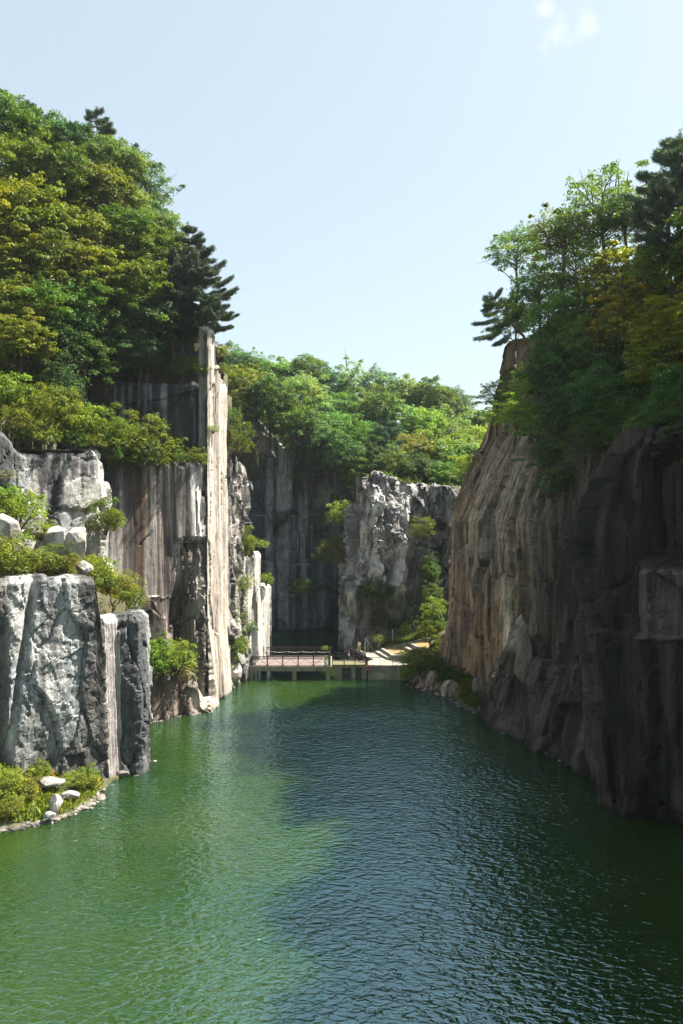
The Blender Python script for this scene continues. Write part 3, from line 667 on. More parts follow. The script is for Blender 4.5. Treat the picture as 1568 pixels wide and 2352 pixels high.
lt('oak4', 340, 745, 93.5, 3.4, 'dar', 'dark tree tucked under the cliff top pines')
lt('locust1', 320, 810, 92, 3.2, 'blu', 'dark drooping leafy tree on the rim of the dark shaded wall')
lt('airy1', 180, 830, 87, 3.8, 'dar', 'dark tree at the rim left of the dark shaded wall')
lt('oak4', 255, 835, 91.5, 3.0, 'dar', 'small dark round tree at the rim of the dark shaded wall')
lt('maple1', 45, 800, 80, 3.1, 'yel', 'golden yellow bushy tree at the left edge above the ledge shrubs')
lt('oak2', 110, 800, 85, 3.4, 'dar', 'dark green tree behind the golden bushy tree at the left edge')
lt('airy2', 120, 870, 82, 3.0, 'dar', 'ivy covered low tree right of the golden bushy tree')
PG = 'dark pines at the cliff top'
for a in [('pine1', 432, 612, 98, 3.8, 'pin', 'upper dark blue green pine at the left cliff top'), ('pine3', 466, 665, 95.5, 3.7, 'pin', 'right leaning pine overhanging the tall pale fin'), ('pine2', 400, 690, 95, 3.7, 'pdk', 'darkest pine left of the fin with rusty dead needles'), ('pine3', 462, 722, 94.5, 3.2, 'pdk', 'lowest pine right at the top of the pale fin'), ('pine3', 488, 722, 93.2, 2.9, 'pin', 'small pine standing behind the top of the pale fin')]: LB.append(place(*a, PG))

# ---------------------------------------------------------------- right hill trees
RG = 'trees on the right cliff top'; RB = []
def rt(*a): RB.append(place(*a, RG))
rt('pine3', 1535, 500, 72, 4.6, 'pdk', 'big dark pine against the sky at the right edge of the photo')
rt('pine1', 1560, 425, 74, 4.2, 'pin', 'tall pine top touching the right edge of the photo')
rt('locust1', 1290, 545, 88, 4.3, 'gre', 'tall feathery locust tree on the right skyline, left of the largest crown')
rt('locust2', 1385, 510, 85, 4.5, 'gre', 'largest feathery locust crown on the right skyline')
rt('locust1', 1440, 500, 83, 3.5, 'blu', 'feathery crown on the right skyline touching the big dark pine')
rt('airy1', 1185, 590, 96, 3.3, 'blu', 'open crowned tree leaning out at the left end of the right skyline')
rt('locust2', 1330, 620, 86, 4.4, 'gre', 'shaded feathery tree beneath the largest locust crown')
rt('locust1', 1240, 670, 92, 3.8, 'blu', 'blue green tree in the middle of the right hill above the stone pinnacle')
LEAN = place('pine3', 1196, 700, 98.5, 3.9, 'pin', 'leaning pine hanging out over the lake at the far right cliff', RG, None, None, .6, .4, (0, -.75))
rt('locust2', 1180, 740, 95, 3.0, 'gre', 'bright feathery tree right above the stone pinnacle')
rt('oak2', 1320, 740, 84, 4.2, 'gre', 'dark round tree in the shaded middle of the right hill')
rt('maple1', 1430, 660, 79, 3.8, 'oli', 'olive yellow tree in the upper right below the skyline gap')
rt('oak4', 1525, 650, 74, 3.4, 'oli', 'yellow green tree at the right edge below the big pine')
rt('maple1', 1455, 760, 75, 3.6, 'yel', 'golden yellow tree, the brightest on the right hill')
rt('maple1', 1540, 770, 69, 3.2, 'yel', 'golden tree at the right edge halfway up')
rt('oak1', 1380, 800, 79, 3.8, 'gre', 'green tree left below the brightest golden tree')
rt('locust1', 1235, 880, 87, 3.4, 'lim', 'bright lime green feathery tree in front of the stone pinnacle')
rt('oak2', 1300, 860, 82, 3.8, 'dar', 'dark tree right of the lime green feathery tree')
rt('locust2', 1140, 915, 97, 2.3, 'gre', 'small feathery tree leaning over the back forest from the right cliff')
rt('locust1', 1180, 960, 91, 2.6, 'lim', 'feathery green tree clinging to the upper cliff edge on the right')
rt('airy2', 1420, 880, 75, 3.4, 'dar', 'dark airy tree below the golden trees')
rt('maple1', 1515, 860, 68, 2.9, 'oli', 'pale yellow green tree above the dark pit at the right edge')
rt('oak4', 1330, 945, 78.5, 3.4, 'dar', 'dark dense tree above the near right cliff')
rt('locust2', 1240, 980, 83, 3.2, 'gre', 'shaded feathery tree hanging over the brown cliff')
rt('locust1', 1275, 1060, 79.5, 3.0, 'dar', 'lowest shaded feathery tree hanging far down the brown cliff')
rt('oak1', 1465, 950, 69, 2.7, 'dar', 'dark tree at the rim of the near right cliff')
rt('oak3', 1560, 930, 63, 2.6, 'dar', 'dark tree in the right corner above the near cliff')
rt('oak1', 1385, 925, 72, 2.8, 'dar', 'dark crown in the second shaded clump above the near right cliff, left one')
rt('locust2', 1440, 985, 67, 2.3, 'dar', 'drooping dark crown right over the rim of the near right cliff')
rt('oak2', 1510, 985, 61.5, 2.2, 'dar', 'shaded round crown over the dark pit of the near right cliff')
rt('airy2', 1350, 1030, 70.5, 2.3, 'dar', 'sparse shaded crown hanging in the gap between the right cliffs')
rt('maple1', 1565, 1000, 58, 2.0, 'dar', 'shaded crown in the right corner just above the dark pit')
rt('locust1', 1300, 1120, 76.5, 2.3, 'dar', 'lowest shaded spray in the gap between the right cliffs')
rt('airy1', 1390, 985, 71, 2.6, 'dar', 'small dark tree at the rim where both right cliffs meet')

for i, (x, y, h_, k) in enumerate([(33, 56, 51, 'oak1'), (36, 48, 56, 'oak3'), (39, 41, 58, 'locust1'), (42, 34, 59, 'oak2'), (42, 26, 59, 'oak4'), (43, 18, 59, 'oak1'), (40, 62, 52, 'oak3'), (44, 53, 60, 'oak2'), (32.5, 64, 44.5, 'oak4'), (31.5, 58, 45, 'oak1')]):  # unseen trees added to lengthen the shade on the water
    root, rx, cz = protos[k]; o = copy_tree(root); s = 5.0/rx; o.scale = (s, s, s); o.location = (x, y, h_-cz*s); o.rotation_euler = (0, 0, i*1.3)
    for ch in o.children: ch.color = (.05, .09, .02, 1)
    RB.append(tuple(o.location)); tag(o, 'unseen leafy tree added past the right edge to shade the lake', 'tree', RG)
bt = MB(); rg = random.Random(3); bx, by, bz = at(1395, 470, 84)
for i in range(9):
    p0 = Vector((bx+rg.uniform(-1.5, 2.5), by+rg.uniform(-.5, .5), bz)); p1 = p0+Vector((rg.uniform(-.5, .5), 0, rg.uniform(1.6, 3.2))); p2 = p1+Vector((rg.uniform(-.5, .5), 0, rg.uniform(.8, 2.0))); bt.tube([p0, p1, p2], [.05, .03, .012], 4)
tag(bt.build('bare_branches', M['bark']), 'bare leafless twigs rising above the feathery crowns on the right skyline', 'dead branches')
# ---------------------------------------------------------------- back forest
BG = 'trees of the back forest'; BB = []
ordn = ['first', 'second', 'third', 'fourth', 'fifth', 'sixth', 'seventh', 'eighth', 'ninth', 'tenth', 'eleventh', 'twelfth', 'thirteenth']
rows = [('skyline row of the back forest', 196, [(532, 845, 'blu', 'oak2'), (590, 865, 'gre', 'airy1'), (640, 870, 'pal', 'oak1'), (700, 872, 'gre', 'oak4'), (760, 893, 'blu', 'oak3'), (812, 895, 'pal', 'airy2'), (868, 895, 'blu', 'airy1'), (925, 925, 'pal', 'oak1'), (985, 935, 'gre', 'oak2'), (1030, 945, 'blu', 'oak3'), (1075, 975, 'pal', 'airy1'), (1120, 985, 'gre', 'oak4')]),
        ('second row of the back forest', 182, [(560, 915, 'oli', 'maple1'), (620, 935, 'oli', 'oak1'), (690, 925, 'pal', 'oak3'), (745, 955, 'pal', 'oak2'), (800, 960, 'gre', 'oak4'), (860, 965, 'gre', 'oak1'), (915, 985, 'pal', 'maple1'), (975, 1000, 'lim', 'oak2'), (1030, 1010, 'pal', 'airy2'), (1085, 1030, 'lim', 'oak3')]),
        ('third row of the back forest', 168, [(555, 960, 'dar', 'oak2'), (635, 985, 'gre', 'oak4'), (700, 1005, 'blu', 'oak1'), (770, 1010, 'gre', 'oak3'), (830, 1020, 'gre', 'airy1'), (890, 1035, 'blu', 'pine1'), (940, 1045, 'oli', 'oak4'), (1000, 1060, 'lim', 'airy2'), (1060, 1075, 'pal', 'oak1'), (1110, 1060, 'lim', 'maple1')]),
        ('lowest middle row of the back forest', 156, [(715, 1050, 'gre', 'oak1'), (785, 1060, 'blu', 'oak2'), (820, 1085, 'dar', 'oak4')]),
        ('row on the dark back wall rim', 149.5, [(560, 915, 'oli', 'maple1'), (620, 935, 'dar', 'oak4'), (672, 980, 'gre', 'oak1'), (722, 1020, 'blu', 'oak2'), (768, 1052, 'dar', 'oak4'), (808, 1085, 'gre', 'airy2')]),
        ('row above the rock tower', 138, [(850, 1060, 'dar', 'pine3'), (905, 1065, 'gre', 'airy1'), (965, 1085, 'dar', 'oak2'), (1020, 1095, 'gre', 'oak4'), (1075, 1095, 'lim', 'oak3')])]
cname = {'blu': 'blue green', 'gre': 'green', 'pal': 'pale green', 'oli': 'olive', 'dar': 'dark green', 'lim': 'yellow green'}
for rn, Y, lst in rows:
    for i, (x, y, c, k) in enumerate(lst):
        BB.append(place(k, x, y, Y+random.Random(x).uniform(-3, 3), (5.6 if Y > 160 else 4.6 if Y > 140 else 3.4), c, f"{cname[c]} {'pine' if 'pine' in k else 'tree'}, {ordn[i]} from left in the {rn}", BG))

# ---------------------------------------------------------------- shrubs on ledges
def sh(key, px, py, Y, r, col, label, group, name=None): return place(key, px, py, Y, r, col, label, group)
SG = 'shrubs along the upper left ledge'
for a in [('shrub1', 20, 905, 76, 2.3, 'lim', 'leafy shrub at the left end of the upper ledge'), ('shrub3', 75, 925, 77, 2.4, 'lim', 'wide yellow green shrub second from the left on the upper ledge'), ('shrub2', 130, 955, 78, 2.4, 'gra', 'spiky yellow green shrub third from the left on the upper ledge'),
          ('shrub1', 180, 970, 79, 2.3, 'lim', 'leafy shrub fourth from the left on the upper ledge'), ('shrub2', 235, 985, 81.5, 2.3, 'oli', 'spiky olive shrub at the corner of the pale block'), ('bush1', 285, 1005, 84.5, 2.5, 'oli', 'round dense bush at the middle of the upper ledge'),
          ('shrub2', 335, 1005, 87.5, 2.6, 'lim', 'tall spiky shrub above the streaked wall'), ('bush1', 330, 1045, 86, 1.9, 'gre', 'dark green bush overhanging the streaked wall'), ('shrub1', 390, 1035, 89.5, 2.0, 'lim', 'leafy shrub right of the tall spiky shrub'), ('shrub3', 440, 1045, 91, 1.7, 'oli', 'low shrub next to the pale fin on the ledge'),
          ('bush1', 65, 990, 75, 1.5, 'oli', 'dense low bush on the rim of the pale block, nearest the left edge'), ('shrub3', 115, 1003, 76, 1.4, 'lim', 'bright low bush on the rim of the pale block, second from left'), ('bush1', 168, 1008, 77.5, 1.3, 'gre', 'green low bush on the rim of the pale block, third from left'), ('shrub3', 212, 1012, 79.5, 1.3, 'gra', 'yellowish low bush at the right rim of the pale block'),
          ('bush1', 255, 1035, 82.5, 1.5, 'gre', 'green bush on the rim at the shaded left end of the streaked wall'), ('shrub1', 305, 1052, 85, 1.3, 'oli', 'olive bush on the rim above the rust stains'), ('bush1', 365, 1052, 87, 1.3, 'lim', 'bright bush on the rim above the middle of the streaked wall'), ('shrub3', 412, 1052, 88, 1.1, 'gre', 'small bush on the rim left of the white panel'), ('shrub2', 455, 1052, 89.3, 1.0, 'gra', 'small spiky tuft on the rim above the white panel'),
          ('shrub3', 40, 965, 74.5, 1.8, 'oli', 'low shrub spilling over the left end of the upper ledge'), ('bush1', 275, 1050, 84.5, 1.6, 'gre', 'small bush spilling over the shaded left of the streaked wall')]: sh(*a, SG)
SG = 'weedy clumps on the near bank'
for a in [('shrub3', 15, 1800, 58.5, 1.5, 'lim', 'big leafy weed clump at the left end of the near bank'), ('shrub1', 60, 1810, 58.8, 1.2, 'gra', 'yellow green weed clump behind the upright white stone'), ('bush1', 30, 1850, 56.4, .9, 'lim', 'low weed clump near the water at the left edge'), ('fern1', 175, 1790, 61.8, 1.1, 'lim', 'feathery weeds between the flat stones and the granite block'), ('shrub2', 205, 1790, 62.3, 1.0, 'gra', 'spiky weeds at the right end of the near bank'), ('bush1', 90, 1775, 61.5, 1.1, 'oli', 'dark weed clump at the foot of the granite block')]: sh(*a, SG)
SG = 'shrubs on the boulder terrace'
for a in [('shrub1', 45, 1170, 70, 2.2, 'lim', 'leafy shrub above the white boulders at the left'), ('bush1', 15, 1150, 72, 1.7, 'gre', 'darker bush behind the leftmost boulder'), ('fern1', 95, 1215, 71, 1.5, 'lim', 'feathery shrub just left of the large leaning boulder'),
          ('shrub1', 20, 1290, 64, 2.2, 'gra', 'yellow green shrub at the left edge on top of the near block'), ('shrub3', 90, 1285, 66, 1.7, 'gra', 'low shrub in front of the large leaning boulder'), ('shrub2', 140, 1290, 67, 1.4, 'gra', 'small spiky shrub below the leaning boulder'),
          ('shrub2', 245, 1190, 77, 1.7, 'oli', 'spiky shrub at the right corner of the pale block'), ('bush1', 262, 1195, 78.5, 1.2, 'gra', 'small round bush beside the white chute'), ('shrub1', 225, 1320, 70, 1.7, 'lim', 'leafy shrub at the head of the grass slope'), ('shrub3', 270, 1345, 71, 2.0, 'gra', 'wide yellow green shrub on the grass slope'),
          ('shrub2', 250, 1380, 69.5, 1.8, 'gra', 'spiky shrub above the pale sunlit strip of rock'), ('bush1', 300, 1375, 72, 1.5, 'oli', 'round bush at the right end of the grass slope'), ('fern1', 5, 1090, 72, 1.0, 'gra', 'small sprig at the left edge in front of the pale block')]: sh(*a, SG)
SG = 'bushes above the low wall by the lake'
for a in [('bush1', 358, 1512, 84.0, 2.1, 'lim', 'big leafy bush above the low wall, left one'), ('shrub1', 402, 1512, 86.0, 2.3, 'lim', 'big leafy bush above the low wall, right one'), ('shrub3', 342, 1540, 83.3, 1.3, 'gre', 'darker low bush at the left end above the low wall'), ('shrub3', 424, 1550, 86.8, 1.2, 'gra', 'small yellow bush at the right end above the low wall')]: sh(*a, SG)
SG = 'plants around the fin and the buttress'
for a in [('fern1', 502, 805, 94.5, 1.4, 'gra', 'yellowish plant hanging from the top of the pale fin'), ('shrub3', 430, 835, 95.3, 1.5, 'oli', 'brownish shrub on the ledge under the cliff top pines'), ('shrub1', 410, 850, 95, 1.1, 'lim', 'bright small shrub on the ledge under the pines'), ('shrub2', 540, 1010, 101, 2.2, 'oli', 'upper spiky shrub right behind the fin'), ('shrub3', 528, 955, 101, 1.4, 'gre', 'small shrub at the top right behind the fin'),
          ('shrub2', 555, 1245, 104.5, 2.2, 'oli', 'spreading spiky shrub on the buttress shoulder'), ('fern1', 598, 1250, 107, 1.1, 'gra', 'feathery tuft at the upper right corner of the buttress'), ('shrub3', 555, 1340, 104, 1.6, 'gra', 'yellowish shrub halfway down the buttress'), ('shrub1', 612, 1332, 110.5, 1.0, 'lim', 'small leafy shrub on top of the lower white pillar'), ('bush1', 540, 1480, 101.5, 1.8, 'gra', 'grassy bush at the foot behind the fin'), ('bush1', 545, 1420, 102.5, 1.4, 'moss', 'hanging vine bush left of the buttress'), ('shrub1', 575, 1445, 105.5, 1.0, 'gre', 'small green shrub low on the buttress face'), ('shrub3', 468, 850, 91.2, 1.1, 'oli', 'olive tuft at the left foot of the fin top'), ('fern1', 476, 772, 91.6, .9, 'gre', 'small green tuft beside the very tip of the fin'), ('shrub1', 515, 850, 96.5, .8, 'gra', 'small yellowish bush on the right shoulder of the fin'), ('fern1', 490, 985, 91, .8, 'gra', 'tiny yellow tuft growing from a crack in the fin')]: sh(*a, SG)
SG = 'plants around the back basin'
for a in [('shrub1', 790, 1185, 126, 2.6, 'lim', 'bright shrub at the upper left of the rock tower'), ('bush1', 772, 1268, 127, 2.9, 'oli', 'round olive bush at the middle left of the rock tower'), ('shrub3', 705, 1090, 147, 2.6, 'dar', 'dark shrub on the top bench of the back wall'), ('shrub3', 650, 1190, 146.5, 2.0, 'dar', 'dark shrub on the second bench of the back wall'), ('shrub3', 740, 1195, 146.5, 2.2, 'dar', 'dark shrub at the right end of the second bench'), ('shrub3', 690, 1350, 145, 2.6, 'dar', 'dark shrub on the low bench of the back wall'),
          ('shrub3', 860, 1355, 118.4, 2.2, 'dar', 'mossy plant on the low shelf of the rock tower'), ('shrub2', 970, 1215, 119, 1.8, 'oli', 'dry shrub on the upper right shelf of the rock tower'), ('bush1', 985, 1310, 117.5, 1.6, 'gre', 'green ivy bush right on the rock tower'), ('bush1', 992, 1365, 115.5, 1.7, 'gre', 'green ivy bush below the other one at the right of the tower')]: sh(*a, SG)
SG = 'plants around the terrace'
for a in [('bush1', 930, 1444, 115.3, .95, 'lim', 'small round tree like shrub leaning on the wire fence'), ('fern1', 868, 1468, 115, 1.1, 'gra', 'dry pale shrub with bare twigs near the fence start'), ('shrub1', 998, 1400, 110, 1.9, 'lim', 'upper bright shrub against the brown cliff edge'), ('shrub2', 985, 1450, 108.5, 1.7, 'lim', 'needle leaved shrub at the right end of the terrace'), ('shrub1', 1005, 1435, 109, 1.3, 'gre', 'leafy shrub beside the brown cliff edge above the terrace'),
          ('shrub1', 945, 1515, 103.5, 1.6, 'lim', 'bright shrub spilling over the railing by the concrete wall'), ('shrub2', 968, 1520, 102.5, 1.7, 'gra', 'yellow shrub right of the concrete wall'), ('bush1', 935, 1548, 102, 1.1, 'lim', 'small leafy bush at the foot of the concrete wall by the water'), ('bush1', 1000, 1530, 101, 1.9, 'gre', 'shaded green bush at the foot of the brown cliff'), ('bush1', 1035, 1545, 98, 1.7, 'dar', 'dark bush right of the shaded green bush'), ('bush1', 1062, 1562, 95.5, 1.5, 'dar', 'dark bush behind the upright shore stone'), ('shrub3', 1110, 1610, 88.5, 1.5, 'dar', 'dark bush low at the waterline of the brown cliff'),
          ('shrub1', 747, 1490, 107.5, .45, 'lim', 'small weed growing up the railing corner of the deck'), ('shrub1', 1178, 868, 99.5, 1.5, 'gre', 'green shrub growing on the face of the stone pinnacle'), ('bush1', 1150, 960, 101, 1.6, 'lim', 'yellow green bush on the cliff edge under the stone pinnacle'), ('fern1', 1068, 1165, 103.5, 2.0, 'lim', 'bright shrub on the shoulder of the brown cliff'), ('shrub1', 1092, 1080, 104.5, 2.3, 'lim', 'yellow green shrub on the upper edge of the brown cliff'), ('shrub3', 1250, 1490, 78.5, 1.9, 'dar', 'dark plant clump on the broken rock apron')]: sh(*a, SG)
# ---------------------------------------------------------------- ground surfaces
M['water'] = None
def idw(x, y, pts, p=2.6):
    pts = np.asarray(pts, float); d = (x[..., None]-pts[:, 0])**2+(y[..., None]-pts[:, 1])**2
    w = 1/(d+2.0)**(p/2+.6); return (w*pts[:, 2]).sum(-1)/w.sum(-1)
def seg_side(x, y, poly):
    """inside test of a polygon, vectorised"""
    ins = np.zeros(x.shape, bool); n = len(poly); j = n-1
    for i in range(n):
        xi, yi = poly[i]; xj, yj = poly[j]
        c = ((yi > y) != (yj > y)) & (x < (xj-xi)*(y-yi)/((yj-yi) or 1e-9)+xi); ins ^= c; j = i
    return ins
def terrain(name, poly, pts, res=.8, mat='soil', amp=.3, kind='structure', label=None, thick=1.5, seed=0, cap=None):
    P = np.array(poly); x0, y0 = P.min(0); x1, y1 = P.max(0)
    xs = np.arange(x0, x1+res, res); ys = np.arange(y0, y1+res, res); X, Y = np.meshgrid(xs, ys)
    Z = idw(X, Y, pts)+amp*fbm(X*.5, Y*.5, 0, seed)
    if cap is not None: Z = np.minimum(Z, cap(X, Y))
    ins = seg_side(X, Y, poly); q = ins[:-1, :-1] & ins[1:, :-1] & ins[:-1, 1:] & ins[1:, 1:]
    idx = np.arange(X.size).reshape(X.shape); Q = np.stack([idx[:-1, :-1], idx[:-1, 1:], idx[1:, 1:], idx[1:, :-1]], -1)[q]
    used = np.unique(Q); rm = -np.ones(X.size, int); rm[used] = np.arange(len(used)); Q = rm[Q]
    V = np.stack([X.ravel(), Y.ravel(), Z.ravel()], -1)[used]
    ed = np.concatenate([Q[:, [0, 1]], Q[:, [1, 2]], Q[:, [2, 3]], Q[:, [3, 0]]]); key = np.sort(ed, 1); _, inv_, cnt = np.unique(key, axis=0, return_inverse=True, return_counts=True)
    bd = ed[cnt[inv_.ravel()] == 1]; nV = len(V); V2 = V.copy(); V2[:, 2] -= thick
    Q = np.concatenate([Q, Q[:, ::-1]+nV, np.stack([bd[:, 1], bd[:, 0], bd[:, 0]+nV, bd[:, 1]+nV], 1)]); V = np.concatenate([V, V2])
    o = mesh_np(name, V, Q, M[mat], None, True); tag(o, label, None, None, kind)
    def zf(x, y):
        z = idw(np.asarray(x, float), np.asarray(y, float), pts)+amp*fbm(np.asarray(x)*.5, np.asarray(y)*.5, 0, seed)
        return np.minimum(z, cap(np.asarray(x), np.asarray(y))) if cap is not None else z
    return zf
# left hill
polyL = [(-16, 95), (-16.5, 97), (-15.5, 104), (-14.6, 108), (-24, 128), (-60, 150), (-110, 150), (-110, 60), (-50, 60), (-44, 70), (-34, 76), (-29, 81), (-31, 87), (-33, 93), (-24, 95.5), (-21, 97.5)]
edgeL = [(-16.5, 97, 41), (-15.6, 104, 33), (-20, 118, 36), (-24, 127, 38), (-30, 86, 29), (-34, 92, 36.5), (-27, 94.5, 39.5), (-23, 98.5, 42), (-18, 100, 43), (-25, 97, 41.5), (-28, 99, 43), (-31, 96, 42), (-22, 103, 44), (-26, 103, 46), (-40, 72, 30), (-45, 68, 30), (-33, 80, 29), (-90, 70, 60), (-100, 120, 85), (-60, 140, 70), (-40, 130, 55)]
zL = terrain('hillside', polyL, edgeL+LB, amp=.5, seed=201, thick=9, label='steep wooded slope above the left cliffs')
# back hill
polyB = [(-50, 135), (-36, 141), (-22, 149.5), (-10, 152.5), (2, 153), (3, 132), (4, 124.5), (9, 124.5), (14, 123), (18, 122.5), (21, 128), (34, 128), (70, 130), (120, 180), (60, 260), (-60, 270), (-90, 180)]
edgeB = [(-22, 150, 39), (-14, 152, 37), (-8, 152.5, 32), (0, 152, 26), (4, 135, 26.5), (5, 126, 27), (12, 124, 26), (17, 122.5, 26), (21, 129, 25), (34, 129, 28), (50, 135, 40), (0, 230, 50), (-60, 220, 55), (60, 230, 45), (100, 180, 45), (-50, 150, 50)]
zBk = terrain('hillside', polyB, edgeB+BB, res=1.2, amp=.6, seed=202, thick=9, label='wooded hill behind the quarry basin')
# right hill
polyR = [(24, 107), (21.2, 105), (22.3, 100), (22.0, 88), (23.5, 76), (26, 69), (27, 66), (23.0, 60.5), (27, 56), (34, 46), (39, 30), (40, -25), (110, -25), (110, 112), (40, 108.5)]
edgeR = [(21.5, 104, 40), (22.5, 95, 36), (23, 86, 34), (25, 76, 33.5), (27, 69, 31), (24, 60, 28), (28, 56, 28), (36, 46, 48), (40, 30, 50), (42, 0, 50), (60, 60, 62), (60, 30, 64), (60, 0, 64), (34, 55, 42), (60, 90, 55), (90, 100, 60)]  # unseen near heights raised so the hill shades more water
RB2 = [b for b in RB if b[0] > 23.5]
zR = terrain('hillside', polyR, edgeR+RB2, amp=.5, seed=203, thick=9, label='wooded slope above the right cliffs')
# terrace of boulders and grass between the near block and the pale block
polyC = [(-48, 52), (-40, 53), (-31, 61), (-21.2, 67.6), (-18.4, 68.6), (-19.2, 75), (-20.6, 80), (-24.2, 85), (-26, 84), (-25, 79.5), (-32, 72.5), (-46, 60)]
ptsC = [(-36, 58, 17.2), (-30, 62, 16.9), (-25, 65.5, 16.7), (-21.8, 67.5, 16.0), (-20.3, 69, 14.4), (-18.5, 71, 12.9), (-19, 76, 12.9), (-22, 70, 16.4), (-27, 70, 18.3), (-33, 68, 20.0), (-24, 75, 17.8), (-22, 79, 14.5), (-24, 84, 16), (-42, 60, 20), (-25, 69, 17.2), (-29, 66, 17.2)]
zC = terrain('rock_terrace', polyC, ptsC, res=.45, amp=.15, thick=13, seed=204, label='grassy terrace with white boulders on the left')
# near bank
WL = [lvl(x, y, 0) for x, y in ((-200, 1925), (-60, 1912), (0, 1905), (60, 1899), (120, 1884), (150, 1876), (190, 1857), (212, 1843), (238, 1812))]
polyK = [(-60, 40)]+[(x+.45, y-.9) for x, y, z in WL]+[(-18.3, 66.8), (-30, 66), (-60, 60)]
ptsK = [(-60, 42, .5)]+[(x, y, .0) for x, y, z in WL]+[(x+.4, y-.8, -.45) for x, y, z in WL]+[(x-.35, y+.7, .42) for x, y, z in WL[:-1]]+[(-24, 57, 1.2), (-22, 60, 1.1), (-20.6, 63, .6), (-26, 60.5, 2.6), (-23.5, 61.5, 2.0), (-21.5, 63.6, 1.2), (-30, 58, 3.0), (-40, 52, 3.5)]
zK = terrain('bank', polyK, ptsK, res=.35, amp=.12, seed=205, label='grassy lake bank in front of the near granite block', thick=2.2)
# far right shore strip and ground below the terrace
polyS = [(8.9, 104.3), (9.6, 101.6), (11.0, 99), (12.2, 95), (13.6, 90), (15.2, 86.5), (17.5, 87), (16, 100), (17.5, 112), (12.5, 113), (11.3, 106)]
ptsS = [(8.9, 101.6, .5), (10.5, 99, .8), (12.4, 95, .7), (13.8, 90.5, .2), (15.2, 87, .2), (11, 103, 2.3), (13, 100, 2.6), (15, 95, 2.4), (16, 110, 4.4), (13, 108, 3.6), (9, 104, 1.7)]
zS = terrain('shore', polyS, ptsS, res=.35, amp=.15, seed=206, label='rocky shore strip at the foot of the brown cliff')

# ground and water
g = MB(); g.v = [(-3000, -3000, -4), (3000, -3000, -4), (3000, 3000, -4), (-3000, 3000, -4)]; g.f = [(0, 1, 2, 3)]
tag(g.build('ground', M['soil']), kind='structure')
m, nt, out = newmat('lake_water')
vec = mapping(nt, (1, 1, 1))
def wave(ang, sc, stretch, det=2, dist=.6):
    tc = N(nt, 'ShaderNodeTexCoord'); mp = N(nt, 'ShaderNodeMapping'); mp.inputs['Rotation'].default_value = (0, 0, R(ang)); L(nt, tc.outputs['Object'], mp.inputs['Vector'])
    m2 = N(nt, 'ShaderNodeVectorMath', operation='MULTIPLY'); m2.inputs[1].default_value = (stretch, 1, 1); L(nt, mp.outputs[0], m2.inputs[0])
    return noise(nt, m2.outputs[0], sc, det, .5, dist).outputs[0]
h = math_n(nt, 'MULTIPLY', wave(14, 3.1, .5), .9)
h = math_n(nt, 'ADD', h, math_n(nt, 'MULTIPLY', wave(-30, 2.5, .55), .7))
h = math_n(nt, 'ADD', h, math_n(nt, 'MULTIPLY', wave(5, 7.0, .6, 3), .10))
h = math_n(nt, 'ADD', h, math_n(nt, 'MULTIPLY', wave(60, .5, .8, 2), .9))
gust = ramp(nt, noise(nt, mapping(nt, (.6, 1, 1)), .045, 3, .5).outputs[0], [(.32, .40), (.65, 1.1)])
bp = N(nt, 'ShaderNodeBump'); bp.inputs['Distance'].default_value = .15; L(nt, h, bp.inputs['Height']); L(nt, gust, bp.inputs['Strength'])
# calmer in the lee of the left bank and by the deck
body = N(nt, 'ShaderNodeBsdfPrincipled'); body.subsurface_method = 'BURLEY'; body.inputs['Subsurface Weight'].default_value = 1; body.inputs['Subsurface Radius'].default_value = (.5, 1.0, .6); body.inputs['Subsurface Scale'].default_value = 5.0; body.inputs['Specular IOR Level'].default_value = 0; body.inputs['Roughness'].default_value = 1
dep = noise(nt, vec, .07, 4, .55)
L(nt, ramp(nt, dep.outputs[0], [(.35, (.010, .034, .005)), (.65, (.022, .045, .005))]), body.inputs['Base Color'])
gl = N(nt, 'ShaderNodeBsdfGlossy'); gl.inputs['Roughness'].default_value = .02; gl.inputs['Color'].default_value = (.56, .84, 1.0, 1); L(nt, bp.outputs[0], gl.inputs['Normal'])  # blue tint stands in for a deeper sky in the reflection
fr = N(nt, 'ShaderNodeFresnel'); fr.inputs['IOR'].default_value = 3.2; L(nt, bp.outputs[0], fr.inputs['Normal'])  # index set above real water for a stronger sky sheen
mx = N(nt, 'ShaderNodeMixShader'); L(nt, fr.outputs[0], mx.inputs[0]); L(nt, body.outputs[0], mx.inputs[1]); L(nt, gl.outputs[0], mx.inputs[2]); L(nt, mx.outputs[0], out.inputs[0])
M['water'] = m
g = MB(); g.v = [(-90, -80, 0), (90, -80, 0), (90, 160, 0), (-90, 160, 0)]; g.f = [(0, 1, 2, 3)]
tag(g.build('water', m), kind='structure')

